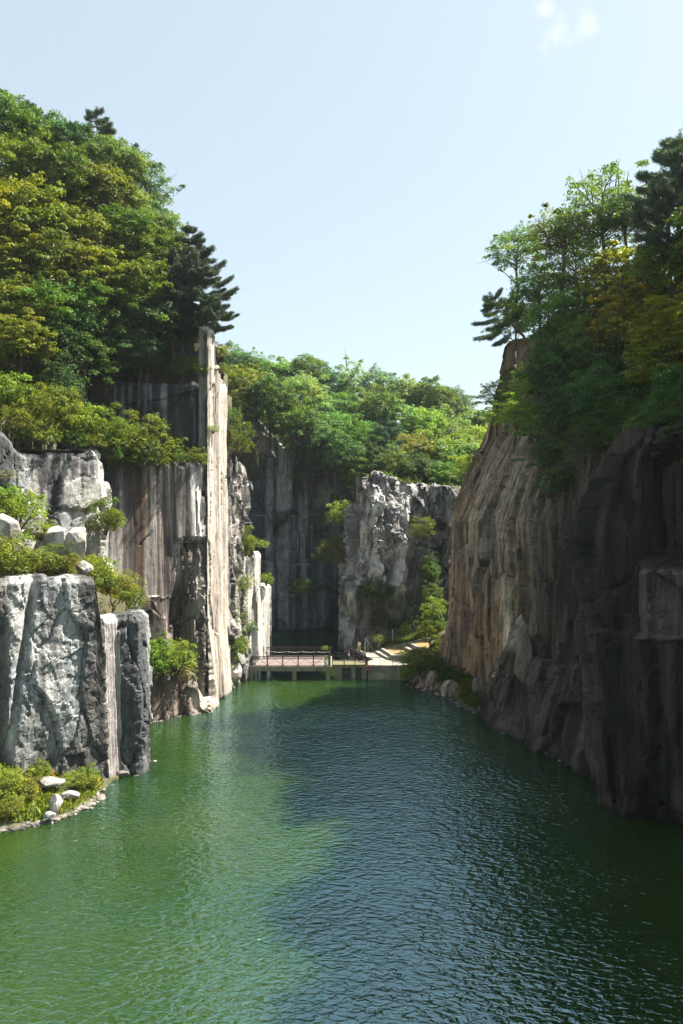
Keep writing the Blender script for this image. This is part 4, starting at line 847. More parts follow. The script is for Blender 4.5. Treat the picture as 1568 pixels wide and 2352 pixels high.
# ---------------------------------------------------------------- boulders
M['boulder'] = rock_mat('boulder_granite', .15, .3, .5, .6, .3)
def boulder(loc, size, seed, col=(.43, .40, .365), rz=0, label='', cat='boulder', group=None, planes=9, flat=.9, col2=None, name='boulder'):
    import bmesh
    bm = bmesh.new(); bmesh.ops.create_icosphere(bm, subdivisions=5, radius=1.0)
    V = np.array([v.co[:] for v in bm.verts]); rng = np.random.default_rng(seed)
    nrm = unit(rng.normal(size=(planes+6, 3))); dd = rng.uniform(.55, .85, planes+6)
    for n_, d_ in zip(nrm, dd):
        t = V@n_-d_; V = V-np.clip(t, 0, None)[:, None]*n_[None]*flat
    V = V*(1+.06*fbm(V[:, 0]*2, V[:, 1]*2, V[:, 2]*2, seed)[:, None]+.03*fbm(V[:, 0]*7, V[:, 1]*7, V[:, 2]*7, seed+1)[:, None])
    V = V*np.array(size); Fc = np.array([[v.index for v in f.verts] for f in bm.faces]); bm.free()
    n = fbm(V[:, 0]*1.2, V[:, 1]*1.2, V[:, 2]*.7, seed+2); C = mix(col, col2 or (.16, .15, .14), sm(-.05, .35, n)*.75)
    o = mesh_np(name, V, Fc, M['boulder'], C, False); o.location = loc; o.rotation_euler = (0, 0, rz)
    tag(o, label, cat, group); return o
BGp = 'pale boulders on the left terrace'
boulder(at(12, 1222, 66.5), (1.5, 1.4, 1.55), 1, label='white boulder cut by the left edge of the photo on the terrace', group=BGp)
boulder(at(80, 1225, 71), (1.0, .8, .65), 2, col=(.42, .36, .31), label='small pinkish boulder between the two large white ones', group=BGp)
boulder(at(132, 1248, 69), (1.75, 1.3, 1.95), 3, rz=.4, label='largest pale leaning boulder on the terrace, left half of the pair', group=BGp, col=(.46, .43, .40))
boulder(at(178, 1250, 68.4), (1.15, 1.1, 1.75), 4, rz=1.2, label='pointed grey white boulder leaning right of the largest one', group=BGp)
boulder(at(196, 1305, 68.0), (1.0, .9, .8), 14, rz=1.2, label='half buried grey stone below the pointed boulder', group=BGp, col=(.36, .35, .33))
BGp = 'stones on the near grassy bank'
boulder(at(128, 1850, 57.5), (.55, .6, .80), 5, label='bright white upright stone at the edge of the grassy bank', group=BGp, col=(.44, .42, .39))
boulder(at(112, 1795, 60.5), (1.25, .9, .42), 6, label='large grey flat stone in the grass of the near bank', group=BGp, col=(.25, .24, .23))
boulder(at(158, 1826, 59.6), (.85, .6, .30), 7, label='pale flat stone right of the grey one on the bank', group=BGp, col=(.34, .32, .30))
boulder(at(232, 1835, 61.2), (.50, .5, .38), 8, label='pinkish stone at the water beside the pale sunlit strip of rock', group=BGp, col=(.30, .25, .21))
boulder(at(116, 1872, 56.4), (.5, .4, .3), 15, label='small grey stone at the waterline below the white upright stone', group=BGp, col=(.3, .3, .29))
boulder(at(285, 1776, 66.2), (.6, .5, .32), 16, label='dark wet stone at the foot of the near block', group=BGp, col=(.14, .13, .12))
BGp = 'rocks at the foot of the pale fin'
boulder(at(535, 1548, 101), (1.25, 1.1, 1.75), 9, label='large white rock at the waterline behind the pale fin', group=BGp)
boulder(at(548, 1515, 103.5), (1.1, 1.1, 1.1), 10, label='grey rock above the large white one behind the fin', group=BGp, col=(.33, .33, .33))
BGp = 'rocks on the far right shore'
for i, (x, y, Y, s, lb, c) in enumerate([(962, 1577, 100.0, (.4, .4, .35), 'small pale stone in the water by the low cracked ledge', (.36, .30, .24)),
                             (1021, 1592, 95.4, (.62, .55, 1.35), 'upright smooth shore stone leaning into the lake', (.42, .36, .31)), (1040, 1590, 93.8, (.8, .8, .8), 'dark rock right of the upright shore stone', (.14, .12, .11)), (1100, 1580, 92.5, (.9, .8, 1.5), 'dark standing rock at the base of the brown cliff', (.18, .15, .13)), (1118, 1636, 87.2, (.5, .5, .35), 'small stone at the waterline under the brown cliff', (.2, .17, .15)), (1150, 1638, 85.2, (.5, .5, 1.0), 'pointed dark rock at the waterline under the brown cliff', (.14, .12, .11))]):
    boulder(at(x, y, Y), s, 30+i, label=lb, group=BGp, col=c)
boulder(at(497, 845, 92.2), (.5, .5, .35), 44, label='rounded pale stone sitting in the notch of the fin top', col=(.5, .45, .4))
boulder((17.6, 77.5, 7.5), (1.0, 1.1, 3.3), 47, label='pale pointed slab leaning on the broken apron of the brown cliff', col=(.20, .175, .14), rz=.5)

# ---------------------------------------------------------------- grass and low herbs (uncountable)
def herbs(name, zf, poly, n, size, col, label, seed=0, hmin=.1, dens=None, lift=0.0, up=1.0):
    rng = np.random.default_rng(seed); P = np.array(poly); x0, y0 = P.min(0); x1, y1 = P.max(0)
    x = rng.uniform(x0, x1, n*3); y = rng.uniform(y0, y1, n*3); k = seg_side(x, y, poly); x, y = x[k], y[k]
    d = fbm(x*.6, y*.6, 0, seed+3); keep = rng.random(len(x)) < sm(-.5, .25, d)*.9+.1; x, y, d = x[keep][:n], y[keep][:n], d[keep][:n]
    z = zf(x, y)+lift; m = len(x)
    hh = size*(.5+rng.random(m))*(1+.8*np.clip(d, -.5, .8)); tn = unit(rng.normal(size=(m, 3))*.55+np.array([0, 0, up])); nr = unit(np.cross(tn, rng.normal(size=(m, 3)))+.25*np.array([0, -.3, 1]))
    p = np.stack([x, y, z], -1)+tn*hh[:, None]*.4+rng.normal(size=(m, 3))*np.array([0, 0, size*.35])*(rng.random((m, 1)))
    c = np.ones((m, 3))*(1+.35*fbm(x*1.1, y*1.1, 0, seed+7))[:, None]*np.array([1+.2*0, 1, 1])
    o = crown_obj(name, [(p, nr, tn, hh, hh*.28, c)], None, M['grass']); o.color = (*col, 1); tag(o, label, None, None, 'stuff'); return o
herbs('grass', zK, [(-60, 44)]+[(x-.15, y+.35) for x, y, z in WL]+[(-19.6, 64.6), (-30, 60), (-60, 56)], 34000, .40, (.18, .22, .035), 'yellow green grass and weeds on the near bank', 301)
herbs('grass', zC, [(-48, 53), (-40, 54.2), (-31, 61.6), (-21.4, 68), (-19, 69.6), (-19.4, 75), (-22, 81), (-25, 80), (-32, 73), (-46, 61)], 52000, .34, (.22, .21, .035), 'yellow green grass on the boulder terrace', 302)
herbs('ground_cover', zL, [(-17, 96), (-16.5, 104), (-26, 125), (-70, 130), (-70, 66), (-44, 71), (-34, 77), (-29.5, 82), (-31, 88), (-33, 94), (-22, 98)], 60000, .7, (.06, .09, .02), 'dark undergrowth on the left wooded slope', 303, up=.5)
herbs('ground_cover', zBk, [(-34, 143), (-22, 150), (-10, 153), (2, 153.5), (4, 126), (14, 124), (21, 129), (40, 131), (30, 190), (-40, 190)], 50000, 1.0, (.08, .11, .03), 'undergrowth of the back forest', 304, up=.5)
herbs('ground_cover', zR, [(21.3, 104), (22.7, 99), (22.3, 88), (24, 76), (27, 68), (24, 60.5), (28, 56.5), (34, 48), (50, 50), (50, 110), (26, 114)], 60000, .6, (.05, .08, .018), 'dark undergrowth on the right wooded slope', 305, up=.5)
herbs('grass', zS, [(9, 103.8), (9.4, 101.8), (10.8, 99.5), (12.8, 95), (14.2, 90), (15.5, 88), (15.8, 99), (16, 110), (12.8, 111), (11.5, 106)], 12000, .4, (.09, .12, .025), 'shaded grass on the far right shore', 306)
def shingle(pts, n, label, seed):
    rng = np.random.default_rng(seed); pts = np.array(pts); k = rng.integers(0, len(pts)-1, n); t = rng.random((n, 1)); c = pts[k]*(1-t)+pts[k+1]*t
    import bmesh
    bm = bmesh.new(); bmesh.ops.create_icosphere(bm, subdivisions=1, radius=1.0); B = np.array([v.co[:] for v in bm.verts]); FF = np.array([[v.index for v in f.verts] for f in bm.faces]); bm.free()
    Vs, Fs, Cs = [], [], []
    for i in range(n):
        s = (.05+.22*rng.random()**3)*np.array([1.3, 1.0, .6])*rng.uniform(.8, 1.2, 3); P = c[i]+rng.normal(size=3)*np.array([.28, .35, .02]); Vs.append((B+rng.normal(size=B.shape)*.12)*s+P); Fs.append(FF+i*len(B)); Cs.append(np.tile(rng.uniform(.05, .30)*np.array([1, .93, .82]), (len(B), 1)))
    o = mesh_np('shingle', np.concatenate(Vs), np.concatenate(Fs), M['boulder'], np.concatenate(Cs)); tag(o, label, None, None, 'stuff')
shingle([(x-.1, y+.1, .03) for x, y, z in WL], 520, 'small dark stones along the edge of the near bank', 501)
shingle([(-18.7, 66.9, 0), (-17.2, 67.0, 0), (-17.3, 71, 0)], 60, 'small stones at the foot of the near granite block', 502)
shingle([(-21.4, 82.2, 0), (-18.0, 85.0, 0), (-15.2, 88.0, 0), (-14.6, 91, 0)], 120, 'small stones at the foot of the low brown wall', 503)
shingle([(9.0, 101, 0), (12.0, 95, 0), (14.6, 88, 0), (15.8, 82, 0), (18.6, 73.5, 0), (20.8, 67.6, 0)], 260, 'small stones along the right waterline', 504)
# vines hanging on rock faces: leaves scattered on vertical patches
def vines(pts, n, rad, size, col, label, seed):
    rng = np.random.default_rng(seed); pts = np.array(pts); k = rng.integers(0, len(pts)-1, n); t = rng.random((n, 1)); c = pts[k]*(1-t)+pts[k+1]*t
    p = c+rng.normal(size=(n, 3))*np.array([rad*.8, .18, rad]); nr = unit(rng.normal(size=(n, 3))*.5+np.array([.5, -.8, .6])); tn = rng.normal(size=(n, 3))
    o = crown_obj('ivy', [(p, nr, tn, size*(.6+.8*rng.random(n)), size*.6*np.ones(n), np.ones((n, 3))*(.7+.6*rng.random((n, 1))))], None, M['leaf']); o.color = (*col, 1); tag(o, label, None, None, 'stuff'); return o
vines([at(536, 1335, 100.6), at(537, 1400, 100.3), at(536, 1460, 100.2), at(540, 1510, 100.2)], 3500, .42, .16, (.17, .21, .03), 'strip of bright ivy hanging between the fin and the buttress', 401)
vines([at(560, 1330, 103.4), at(558, 1400, 103.2), at(556, 1450, 103.2)], 1800, .45, .16, (.08, .12, .02), 'ivy hanging on the white buttress', 402)
vines([at(150, 870, 80.5), at(150, 920, 79.8), at(165, 900, 80.5)], 3500, .9, .2, (.05, .11, .02), 'ivy curtain hanging below the trees on the left', 403)
vines([at(985, 1280, 118.2), at(992, 1330, 116.8), at(985, 1400, 116), at(975, 1440, 116)], 3800, .65, .22, (.06, .11, .02), 'ivy running down the right side of the rock tower', 404)
vines([at(820, 1360, 118.6), at(880, 1368, 117.6), at(900, 1355, 118)], 2200, .45, .2, (.06, .10, .02), 'ivy on the shelf low on the rock tower', 405)
vines([at(855, 1410, 118.6), at(900, 1440, 118.2), at(950, 1430, 117.6)], 1500, .9, .2, (.04, .06, .015), 'sparse ivy on the lower shaded rock tower', 406)
for (x, y, Y, lb, sd_) in ((224, 1790, 61.5, 'small cluster of orange flowers at the right end of the near bank', 7), (118, 1770, 60.5, 'few orange flowers in the weeds above the flat grey stone', 8)):
    a = at(x, y, Y); vines([a, (a[0]+.3, a[1], a[2]-.1)], 14, .15, .10, (.70, .25, .02), lb, sd_).name = 'flowers'
# ---------------------------------------------------------------- deck, dock, terrace
M['conc'] = plain_mat('concrete', (.25, .245, .19), .85, .18, 3, bump=.3, dirt=(.13, .14, .075), dscale=1.1)
M['conc_pale'] = plain_mat('pale_concrete', (.27, .255, .225), .85, .12, 3, bump=.2, dirt=(.18, .165, .135), dscale=1.0)
M['conc_dark'] = plain_mat('dark_concrete', (.05, .05, .045), .9, .5, 3, bump=.3)  # near-black mottled concrete for the panels between the boardwalk piers
M['iron'] = plain_mat('brown_painted_iron', (.030, .019, .017), .5, .3, 9, metal=.2, bump=.1)
M['paver'] = plain_mat('pink_paving', (.155, .118, .11), .85, .12, 6, bump=.1)
M['sand'] = plain_mat('sandy_earth', (.20, .14, .05), .95, .15, 2, bump=.2, dirt=(.17, .135, .055))
M['wood'] = plain_mat('mossy_planks', (.12, .10, .06), .9, .35, 4, bump=.4, dirt=(.14, .15, .04))
M['galv'] = plain_mat('galvanised_steel', (.42, .44, .45), .45, .1, 8, metal=.6, bump=.05)
M['whitep'] = plain_mat('white_paint', (.5, .52, .54), .55, .08, 4, bump=.05)
M['rope'] = plain_mat('pale_rope', (.50, .48, .42), .8, .1, 9)
M['redo'] = plain_mat('orange_red_plastic', (.42, .055, .03), .5, .15, 6, bump=.05)
M['fence'] = plain_mat('green_wire', (.10, .17, .15), .5, .1, 8, metal=.2)

X0, X1, YF, YB, ZD = -12.0, -1.2, 104.2, 111.8, 1.82
deck = empty('viewing_deck', (X0, YF, 0)); tag(deck, 'concrete lake deck with pink paving at the far end of the water', 'deck')
def inv(o, root):  # keep world coordinates below a moved empty
    o.location = (-root.location.x, -root.location.y, -root.location.z); return o
b = MB(); b.box(X0, X1, YF, YF+.35, 1.15, ZD); b.box(X0, X1, YF+.352, YB, 1.35, ZD-.003); inv(b.build('slab', M['conc'], deck, bevel=.02), deck)
b = MB(); b.box(X0+.1, X1-1.2, YF+.3, YB-.1, ZD-.01, ZD+.03); inv(b.build('paving', M['paver'], deck), deck)
for x in (-12.0, -6.45, -2.0):
    b = MB(); b.box(x+.05, x+.6, YF+.1, YF+.7, -2, 1.148); inv(b.build('pier', M['conc'], deck), deck)
for x in (-11.5, -6.2, -2.2):
    b = MB(); b.box(x+.05, x+.55, YB-1.2, YB-.6, -2, 1.348); inv(b.build('pier', M['conc'], deck), deck)

def lattice_rail(name, p, q, n, z, label, h=1.22, rope=True, dark=False, group='brown iron railings'):
    """ornamental rail with lattice band and cross braces"""
    p = Vector((p[0], p[1], z)); q = Vector((q[0], q[1], z)); root = empty(name, p); tag(root, label, 'railing', group)
    d = (q-p); U = Vector((0, 0, 1))
    def T(t, hh): return d*t+U*hh
    for i in range(n+1):
        b = MB(); b.bar(T(i/n, -.02), T(i/n, h+.08), .14); b.bar(T(i/n, h+.08), T(i/n, h+.16), .15, n=8); b.bar(T(i/n, 0), T(i/n, .10), .18); b.build('post', M['iron'], root)
    b = MB(); b.bar(T(0, h), T(1, h), .085); b.bar(T(0, h-.30), T(1, h-.30), .065); b.bar(T(0, .08), T(1, .08), .04)
    b.build('handrail', M['iron'], root)
    b = MB(); k = max(4, int(d.length/n/.19)); 
    for i in range(n):
        for j in range(k):
            a0, a1 = (i+j/k)/n, (i+(j+1)/k)/n
            b.bar(T(a0, h-.29), T(a1, h-.02), .036); b.bar(T(a0, h-.02), T(a1, h-.29), .036)
    b.build('lattice', M['iron'], root)
    b = MB()
    for i in range(n):
        m_ = (i+.5)/n; b.bar(T(i/n, .08), T(m_, h-.31), .036); b.bar(T(m_, h-.31), T((i+1)/n, .08), .036)
    b.build('brace', M['iron'], root)
    if dark:
        b = MB(); 
        for i in range(n*14): b.bar(T((i+.5)/(n*14), .06), T((i+.5)/(n*14), h-.3), .05)
        b.build('balusters', M['iron'], root)
    if rope:
        b = MB()
        for i in range(n):
            pts = [T((i+t)/n, .62-.5*t*(1-t)) for t in (0, .17, .33, .5, .67, .83, 1)]; b.tube(pts, .032, 5)
        b.build('rope', M['rope'], root)
    return root
lattice_rail('railing', (X0+.35, YF+.2), (X1-.4, YF+.2), 5, ZD, 'front brown lattice railing of the deck along the water', rope=True)
lattice_rail('railing', (X0+.3, YB-.15), (-1.35, YB-.15), 5, ZD, 'rear brown railing of the deck with slack ropes', rope=True)
lattice_rail('railing', (-1.5, YB-.3), (-1.45, YF+.5), 3, ZD, 'right side brown lattice railing closing the deck', rope=False, dark=True)

# dock with planks and concrete piers
dock = empty('boardwalk', (-1.0, 105, 0)); tag(dock, 'low mossy boardwalk between the deck and the concrete wall', 'boardwalk')
rng = random.Random(4)
b = MB(); x = -1.1
while x < 3.05:
    b.box(x, x+.17, 104.5, 107.3, 1.86+rng.uniform(-.01, .015), 1.95+rng.uniform(-.01, .02)); x += .19
inv(b.build('planks', M['wood'], dock), dock)
b = MB(); b.box(-1.19, 3.2, 104.6, 104.8, 1.55, 1.85); b.box(-1.19, 3.2, 107.0, 107.2, 1.55, 1.85); inv(b.build('beam', M['conc'], dock), dock)
for x0, x1 in ((-.78, -.02), (1.25, 1.75), (2.6, 3.2)):
    b = MB(); b.box(x0, x1, 104.7, 105.4, -2, 1.548); inv(b.build('pier', M['conc'], dock), dock)
for x0, x1 in ((-.02, 1.25), (1.75, 2.6)):
    b = MB(); b.box(x0+.02, x1-.02, 104.9, 105.3, -2, 1.546); inv(b.build('dark_panel', M['conc_dark'], dock), dock)
def simple_rail(p, q, n, z, label, h=1.15, bars=2, group='brown iron railings', balus=0, mat='iron', z2=None, rope=False, w=.10):
    z2 = z if z2 is None else z2; p = Vector((p[0], p[1], z)); q = Vector((q[0], q[1], z2)); root = empty('railing', p); tag(root, label, 'railing', group); d = q-p; U = Vector((0, 0, 1))
    for i in range(n+1):
        b = MB(); b.bar(d*(i/n)-U*.02, d*(i/n)+U*(h+.03), w); b.build('post', M[mat], root)
    b = MB(); b.bar(U*h, d+U*h, .07)
    for k in range(1, bars): b.bar(U*(h*k/bars), d+U*(h*k/bars), .035)
    b.build('handrail', M[mat], root)
    if balus:
        b = MB()
        for i in range(balus): t = (i+.5)/balus; b.bar(d*t+U*.05, d*t+U*h, .016)
        b.build('balusters', M[mat], root)
    if rope:
        for hh in (.45, .65):
            b = MB()
            for i in range(n): b.tube([d*((i+t)/n)+U*(hh-.45*t*(1-t)) for t in (0, .25, .5, .75, 1)], .022, 5)
            b.build('rope', M['rope'], root)
    return root
simple_rail((-1.15, 104.65), (3.15, 104.65), 3, 1.95, 'brown railing with double slack ropes on the boardwalk front', rope=True)
simple_rail((-.9, 107.1), (2.2, 107.1), 2, 1.95, 'brown railing behind the boardwalk', rope=False)

# stair down to the boardwalk
st = empty('stairs', (1.2, 111.5, 0)); tag(st, 'short white sided stair leading down to the boardwalk', 'stairs')
b = MB()
for i in range(6): b.box(2.25+.12*i, 2.7+.12*i+.1, 111.0-.62*i, 111.62-.62*i, 1.75, 2.55-.10*i)
inv(b.build('step', M['conc_pale'], st), st)
b = MB(); b.bar((2.05, 111.6, 2.62), (3.05, 107.3, 2.0), .10, .22); inv(b.build('stringer', M['whitep'], st), st)
r = lattice_rail('railing', (1.15, 112.0), (3.1, 106.2), 3, 1.8, 'dark lattice railing sloping down beside the stair', rope=False, dark=True)
r.location.z = 1.80
# landing
b = MB(); b.prism([(.9, 111.9), (3.2, 111.3), (4.6, 108.5), (5.2, 113.4), (4.2, 115.0), (1.0, 116.5)], .2, 1.86); tag(b.build('landing', M['conc_pale']), 'pale landing where the person stands', None, None, 'structure')

# terrace plateau
b = MB(); b.prism([(3.25, 104.3), (8.55, 104.3), (10.4, 106.6), (12.2, 108), (12.6, 115.6), (4.22, 115.0), (5.0, 113.2), (4.2, 108.5), (3.22, 107)], .1, 1.88)
tag(b.build('pavement', M['conc_pale']), 'pale paved floor of the amphitheatre terrace', None, None, 'structure')
b = MB(); b.prism([(3.25, 104.0), (7.6, 104.0), (8.4, 104.3), (9.0, 105.2), (8.8, 105.5), (8.2, 104.65), (7.5, 104.29), (3.25, 104.29)], -2, 1.93)
w = b.build('retaining_wall', M['conc']); tag(w, 'stained concrete retaining wall holding the terrace above the lake', 'wall')
b = MB(); b.box(3.9, 6.0, 103.97, 103.998, .25, 1.0); o = b.build('wall_panel', plain_mat('panel_concrete', (.32, .30, .22), .85, .25, 3, bump=.3, dirt=(.14, .12, .07)), w)
simple_rail((3.35, 104.15), (8.2, 104.2), 3, 1.93, 'thin black railing along the top of the concrete wall', h=1.08, bars=1, balus=34, w=.05)

def kerb(name, pts, w, z0, z1, label):
    """L shaped seat kerb following pts"""
    b = MB()
    for i in range(len(pts)-1):
        p, q = Vector((*pts[i], 0)), Vector((*pts[i+1], 0)); d = (q-p).normalized(); nn = Vector((-d.y, d.x, 0))*w
        b.prism([(p.x, p.y), (q.x, q.y), (q.x+nn.x, q.y+nn.y), (p.x+nn.x, p.y+nn.y)][::1], z0, z1+i*.002)
    o = b.build(name, M['conc_pale'], bevel=.02); tag(o, label, 'concrete seat', 'curved concrete seat steps of the terrace'); return o
kerb('seat_step', [(4.75, 113.4), (6.2, 108.2)], .55, 1.7, 2.2, 'lowest and leftmost concrete seat step of the terrace')
kerb('seat_step', [(5.55, 113.5), (6.75, 108.0), (10.3, 107.5)], .4, 1.7, 2.6, 'second concrete seat step, the long one that turns along the sand')
kerb('seat_step', [(8.6, 113.4), (9.95, 107.95), (10.6, 107.7)], .5, 1.7, 2.95, 'third concrete seat step, rising out of the sand')
kerb('seat_step', [(9.5, 113.9), (10.75, 108.6), (11.6, 108.3)], .45, 1.7, 3.35, 'highest concrete seat step beside the shrubs')
b = MB(); b.prism([(5.95, 113.5), (7.15, 108.36), (9.95, 107.97), (8.6, 113.4)], 1.7, 2.52); tag(b.build('sand_bed', M['sand']), 'lower bed of yellowish sand between seat steps', 'sand bed')
b = MB(); b.prism([(9.95, 113.9), (11.18, 108.75), (13.6, 108.4), (13.4, 114.2)], 1.7, 3.28); tag(b.build('sand_bed', M['sand']), 'upper bed of yellowish sand beside the shrubs', 'sand bed')
b = MB()
prof = [(4.2, 114.3, 1.95), (5.5, 114.2, 2.35), (8.6, 114.1, 3.1), (11.6, 114.6, 3.75), (13.6, 114.9, 4.0)]
for (xa, ya, za), (xb, yb, zb_) in zip(prof[:-1], prof[1:]):
    k = len(b.v); b.v += [(xa, ya, .1), (xb, yb, .1), (xb, yb+.3, .1), (xa, ya+.3, .1), (xa, ya, za), (xb, yb, zb_), (xb, yb+.3, zb_), (xa, ya+.3, za)]
    b.f += [tuple(k+i for i in q) for q in ((0, 3, 2, 1), (4, 5, 6, 7), (0, 1, 5, 4), (2, 3, 7, 6), (1, 2, 6, 5), (0, 4, 7, 3))]
tag(b.build('retaining_wall', M['conc']), 'low concrete wall rising along the back of the terrace', 'wall')
zT = terrain('slope', [(3.6, 114.6), (13.8, 115.2), (24, 112), (24, 122), (2, 122.5), (1, 117)], [(3.6, 115, 1.9), (8.6, 115, 3.2), (13, 115.4, 4.1), (4, 119.5, 2.4), (9, 119, 3.6), (14, 118, 5), (22, 115, 7)], res=.5, amp=.12, seed=207, label='earth slope between the terrace and the rock tower')
herbs('grass', zT, [(5.5, 114.9), (13.5, 115.4), (16, 118), (9, 119.5), (4.5, 117)], 5000, .3, (.14, .17, .03), 'weeds along the foot of the wire fence', 308)

# wire fence
fe = empty('wire_fence', (3.75, 115.2, 0)); tag(fe, 'green wire mesh fence climbing behind the terrace', 'fence')
fp = [(3.75, 115.4, 1.9), (5.2, 115.4, 2.2), (7.35, 115.3, 2.9), (9.9, 115.6, 3.55), (12.4, 116.0, 4.1), (14.6, 116.4, 4.6)]
for x, y, z in fp:
    b = MB(); b.bar((x, y, z-.3), (x, y, z+2.15), .09); inv(b.build('post', M['galv'], fe), fe)
b = MB()
for (xa, ya, za), (xb, yb, zb_) in zip(fp[:-1], fp[1:]):
    nW = int((xb-xa)/.16)
    for i in range(nW): t = i/nW; x, y, z = xa+(xb-xa)*t, ya+(yb-ya)*t, za+(zb_-za)*t; b.bar((x, y, z+.1), (x, y, z+2.0), .018)
    for k in range(9): hh = .12+k*.235; b.bar((xa, ya, za+hh), (xb, yb, zb_+hh), .03 if k % 4 == 0 else .02)
inv(b.build('mesh', M['fence'], fe), fe)
b = MB(); b.bar((3.3, 114.6, 1.86), (3.35, 114.6, 3.9), .12); b.bar((3.35, 114.6, 3.85), (4.6, 115.0, 1.9), .09); tag(b.build('gate_brace', M['galv']), 'slanted galvanised brace where the wire fence begins', 'fence brace')
# dry twigs of a bare shrub
b = MB(); rg = random.Random(9)
for i in range(16):
    a = rg.uniform(0, 6.28); p = Vector((5.4, 115.0, 2.4)); q = p+Vector((math.cos(a)*rg.uniform(.5, 1.5), math.sin(a)*.6, rg.uniform(.8, 2.1))); m_ = p.lerp(q, .5)+Vector((0, 0, .3)); b.tube([p, m_, q], [.03, .02, .008], 4)
tag(b.build('bare_twigs', plain_mat('dry_wood', (.32, .28, .2), .9)), 'bare pale twigs sticking out of the dry shrub by the fence', 'dead shrub')

# white board, box, ladder, lifebuoy
wb = empty('white_pillar', (-11.45, 104.9, 0)); tag(wb, 'tall narrow white board standing at the left end of the deck', 'pillar')
b = MB(); b.box(-.28, .28, 0, .12, ZD, 6.9); b.build('panel', M['whitep'], wb, bevel=.01); b = MB(); b.bar((-.34, .06, ZD-.2), (-.34, .06, 6.3), .07); b.bar((-.34, .06, 6.0), (-.2, .06, 6.0), .05); b.bar((-.34, .06, 2.5), (-.2, .06, 2.5), .05); b.build('pole', M['galv'], wb)
eb = empty('utility_box', (-11.98, 104.5, 0)); tag(eb, 'small white box on a short post at the deck corner', 'box')
b = MB(); b.box(-.16, .16, -.12, .12, 2.15, 2.72); b.build('housing', M['whitep'], eb, bevel=.02); b = MB(); b.bar((0, 0, ZD-.01), (0, 0, 2.16), .1); b.build('stand', M['galv'], eb)
la = empty('ladder', (-10.85, YF-.14, 0)); tag(la, 'silver ladder hanging from the deck into the water', 'ladder')
for s in (-.27, .27):
    b = MB(); b.bar((s, 0, -.7), (s, 0, 2.1), .06); b.bar((s, 0, 2.1), (s, .45, 2.1), .06); b.build('stile', M['galv'], la)
for i in range(8):
    b = MB(); b.bar((-.27, 0, -.1+.28*i), (.27, 0, -.1+.28*i), .05); b.build('rung', M['galv'], la)
po = MB(); po.bar((3.28, 103.9, -2), (3.28, 103.9, 3.1), .2, n=8); tag(po.build('mooring_post', M['iron']), 'dark iron post at the left end of the concrete wall', 'post')
lb = empty('lifebuoy', (3.5, 103.66, 1.70)); tag(lb, 'orange red lifebuoy hanging on the dark post', 'lifebuoy')
import bmesh
def torus(name, R0, r0, mat, parent, a0=0, a1=2*math.pi, n=28, k=10, e=0):
    V = []; Fc = []
    full = abs(a1-a0-2*math.pi) < 1e-4
    for i in range(n if full else n+1):
        a = a0+(a1-a0)*i/n
        for j in range(k):
            t = 2*math.pi*j/k; rr = R0+(r0+e)*math.cos(t); V.append((rr*math.cos(a), (r0+e)*math.sin(t), rr*math.sin(a)))
    m_ = n if full else n+1
    for i in range(m_ if full else m_-1):
        for j in range(k): a, b_ = i*k+j, ((i+1) % m_)*k+j; c, d = ((i+1) % m_)*k+(j+1) % k, i*k+(j+1) % k; Fc.append((a, b_, c, d))
    return mesh_np(name, np.array(V), Fc, mat, None, True, parent)
torus('ring', .32, .085, M['redo'], lb)
for q in range(4): torus('band', .32, .085, M['whitep'], lb, a0=q*1.571+.6, a1=q*1.571+.85, n=4, e=.004)

# ---------------------------------------------------------------- the visitor
def skin_mesh(name, verts, edges, rad, mat, parent, sub=2, root=0):
    me = bpy.data.meshes.new(name); me.from_pydata(verts, edges, []); o = bpy.data.objects.new(name, me); COL.objects.link(o); o.parent = parent
    sk = o.modifiers.new('skin', 'SKIN'); sk.use_smooth_shade = True
    for v, r in zip(me.skin_vertices[0].data, rad): v.radius = r if hasattr(r, '__len__') else (r, r)
    me.skin_vertices[0].data[root].use_root = True
    s = o.modifiers.new('sub', 'SUBSURF'); s.levels = sub; s.render_levels = sub; me.materials.append(mat); return o
M['skin'] = plain_mat('skin', (.42, .25, .17), .6, .05, 8, bump=0); M['hair'] = plain_mat('dark_hair', (.02, .016, .013), .6, .2, 30); M['shirt'] = plain_mat('white_shirt', (.72, .70, .66), .85, .05, 12); M['trous'] = plain_mat('ochre_trousers', (.42, .27, .10), .85, .25, 9, dirt=(.6, .52, .36), dscale=7); M['shoe'] = plain_mat('dark_shoe', (.05, .045, .04), .6)
pe = empty('person', (2.45, 113.9, 1.86), R(150)); tag(pe, 'person in white shirt and patterned ochre trousers walking by the rock tower', 'person')
V = [(0, 0, .95), (0, 0, 1.12), (0, -.01, 1.30), (0, 0, 1.46), (0, .01, 1.53), (0, .03, 1.60), (0, .035, 1.70),
     (.10, 0, .90), (.12, .07, .50), (.115, .03, .10), (.12, .15, .035), (-.10, 0, .90), (-.12, -.06, .50), (-.115, -.16, .10), (-.12, -.05, .035),
     (.17, 0, 1.42), (.23, -.03, 1.15), (.24, .08, .92), (.24, .14, .83), (-.17, 0, 1.42), (-.24, .02, 1.15), (-.24, .09, .92), (-.235, .13, .83)]
E = [(0, 1), (1, 2), (2, 3), (3, 4), (4, 5), (5, 6), (0, 7), (7, 8), (8, 9), (9, 10), (0, 11), (11, 12), (12, 13), (13, 14), (3, 15), (15, 16), (16, 17), (17, 18), (3, 19), (19, 20), (20, 21), (21, 22)]
Rd = [(.13, .10), (.125, .09), (.145, .10), (.11, .08), (.05, .05), (.075, .085), (.07, .085), .085, .06, .04, .04, .085, .06, .04, .04, .055, .045, .032, .03, .055, .045, .032, .03]
skin_mesh('body', V, E, Rd, M['skin'], pe)
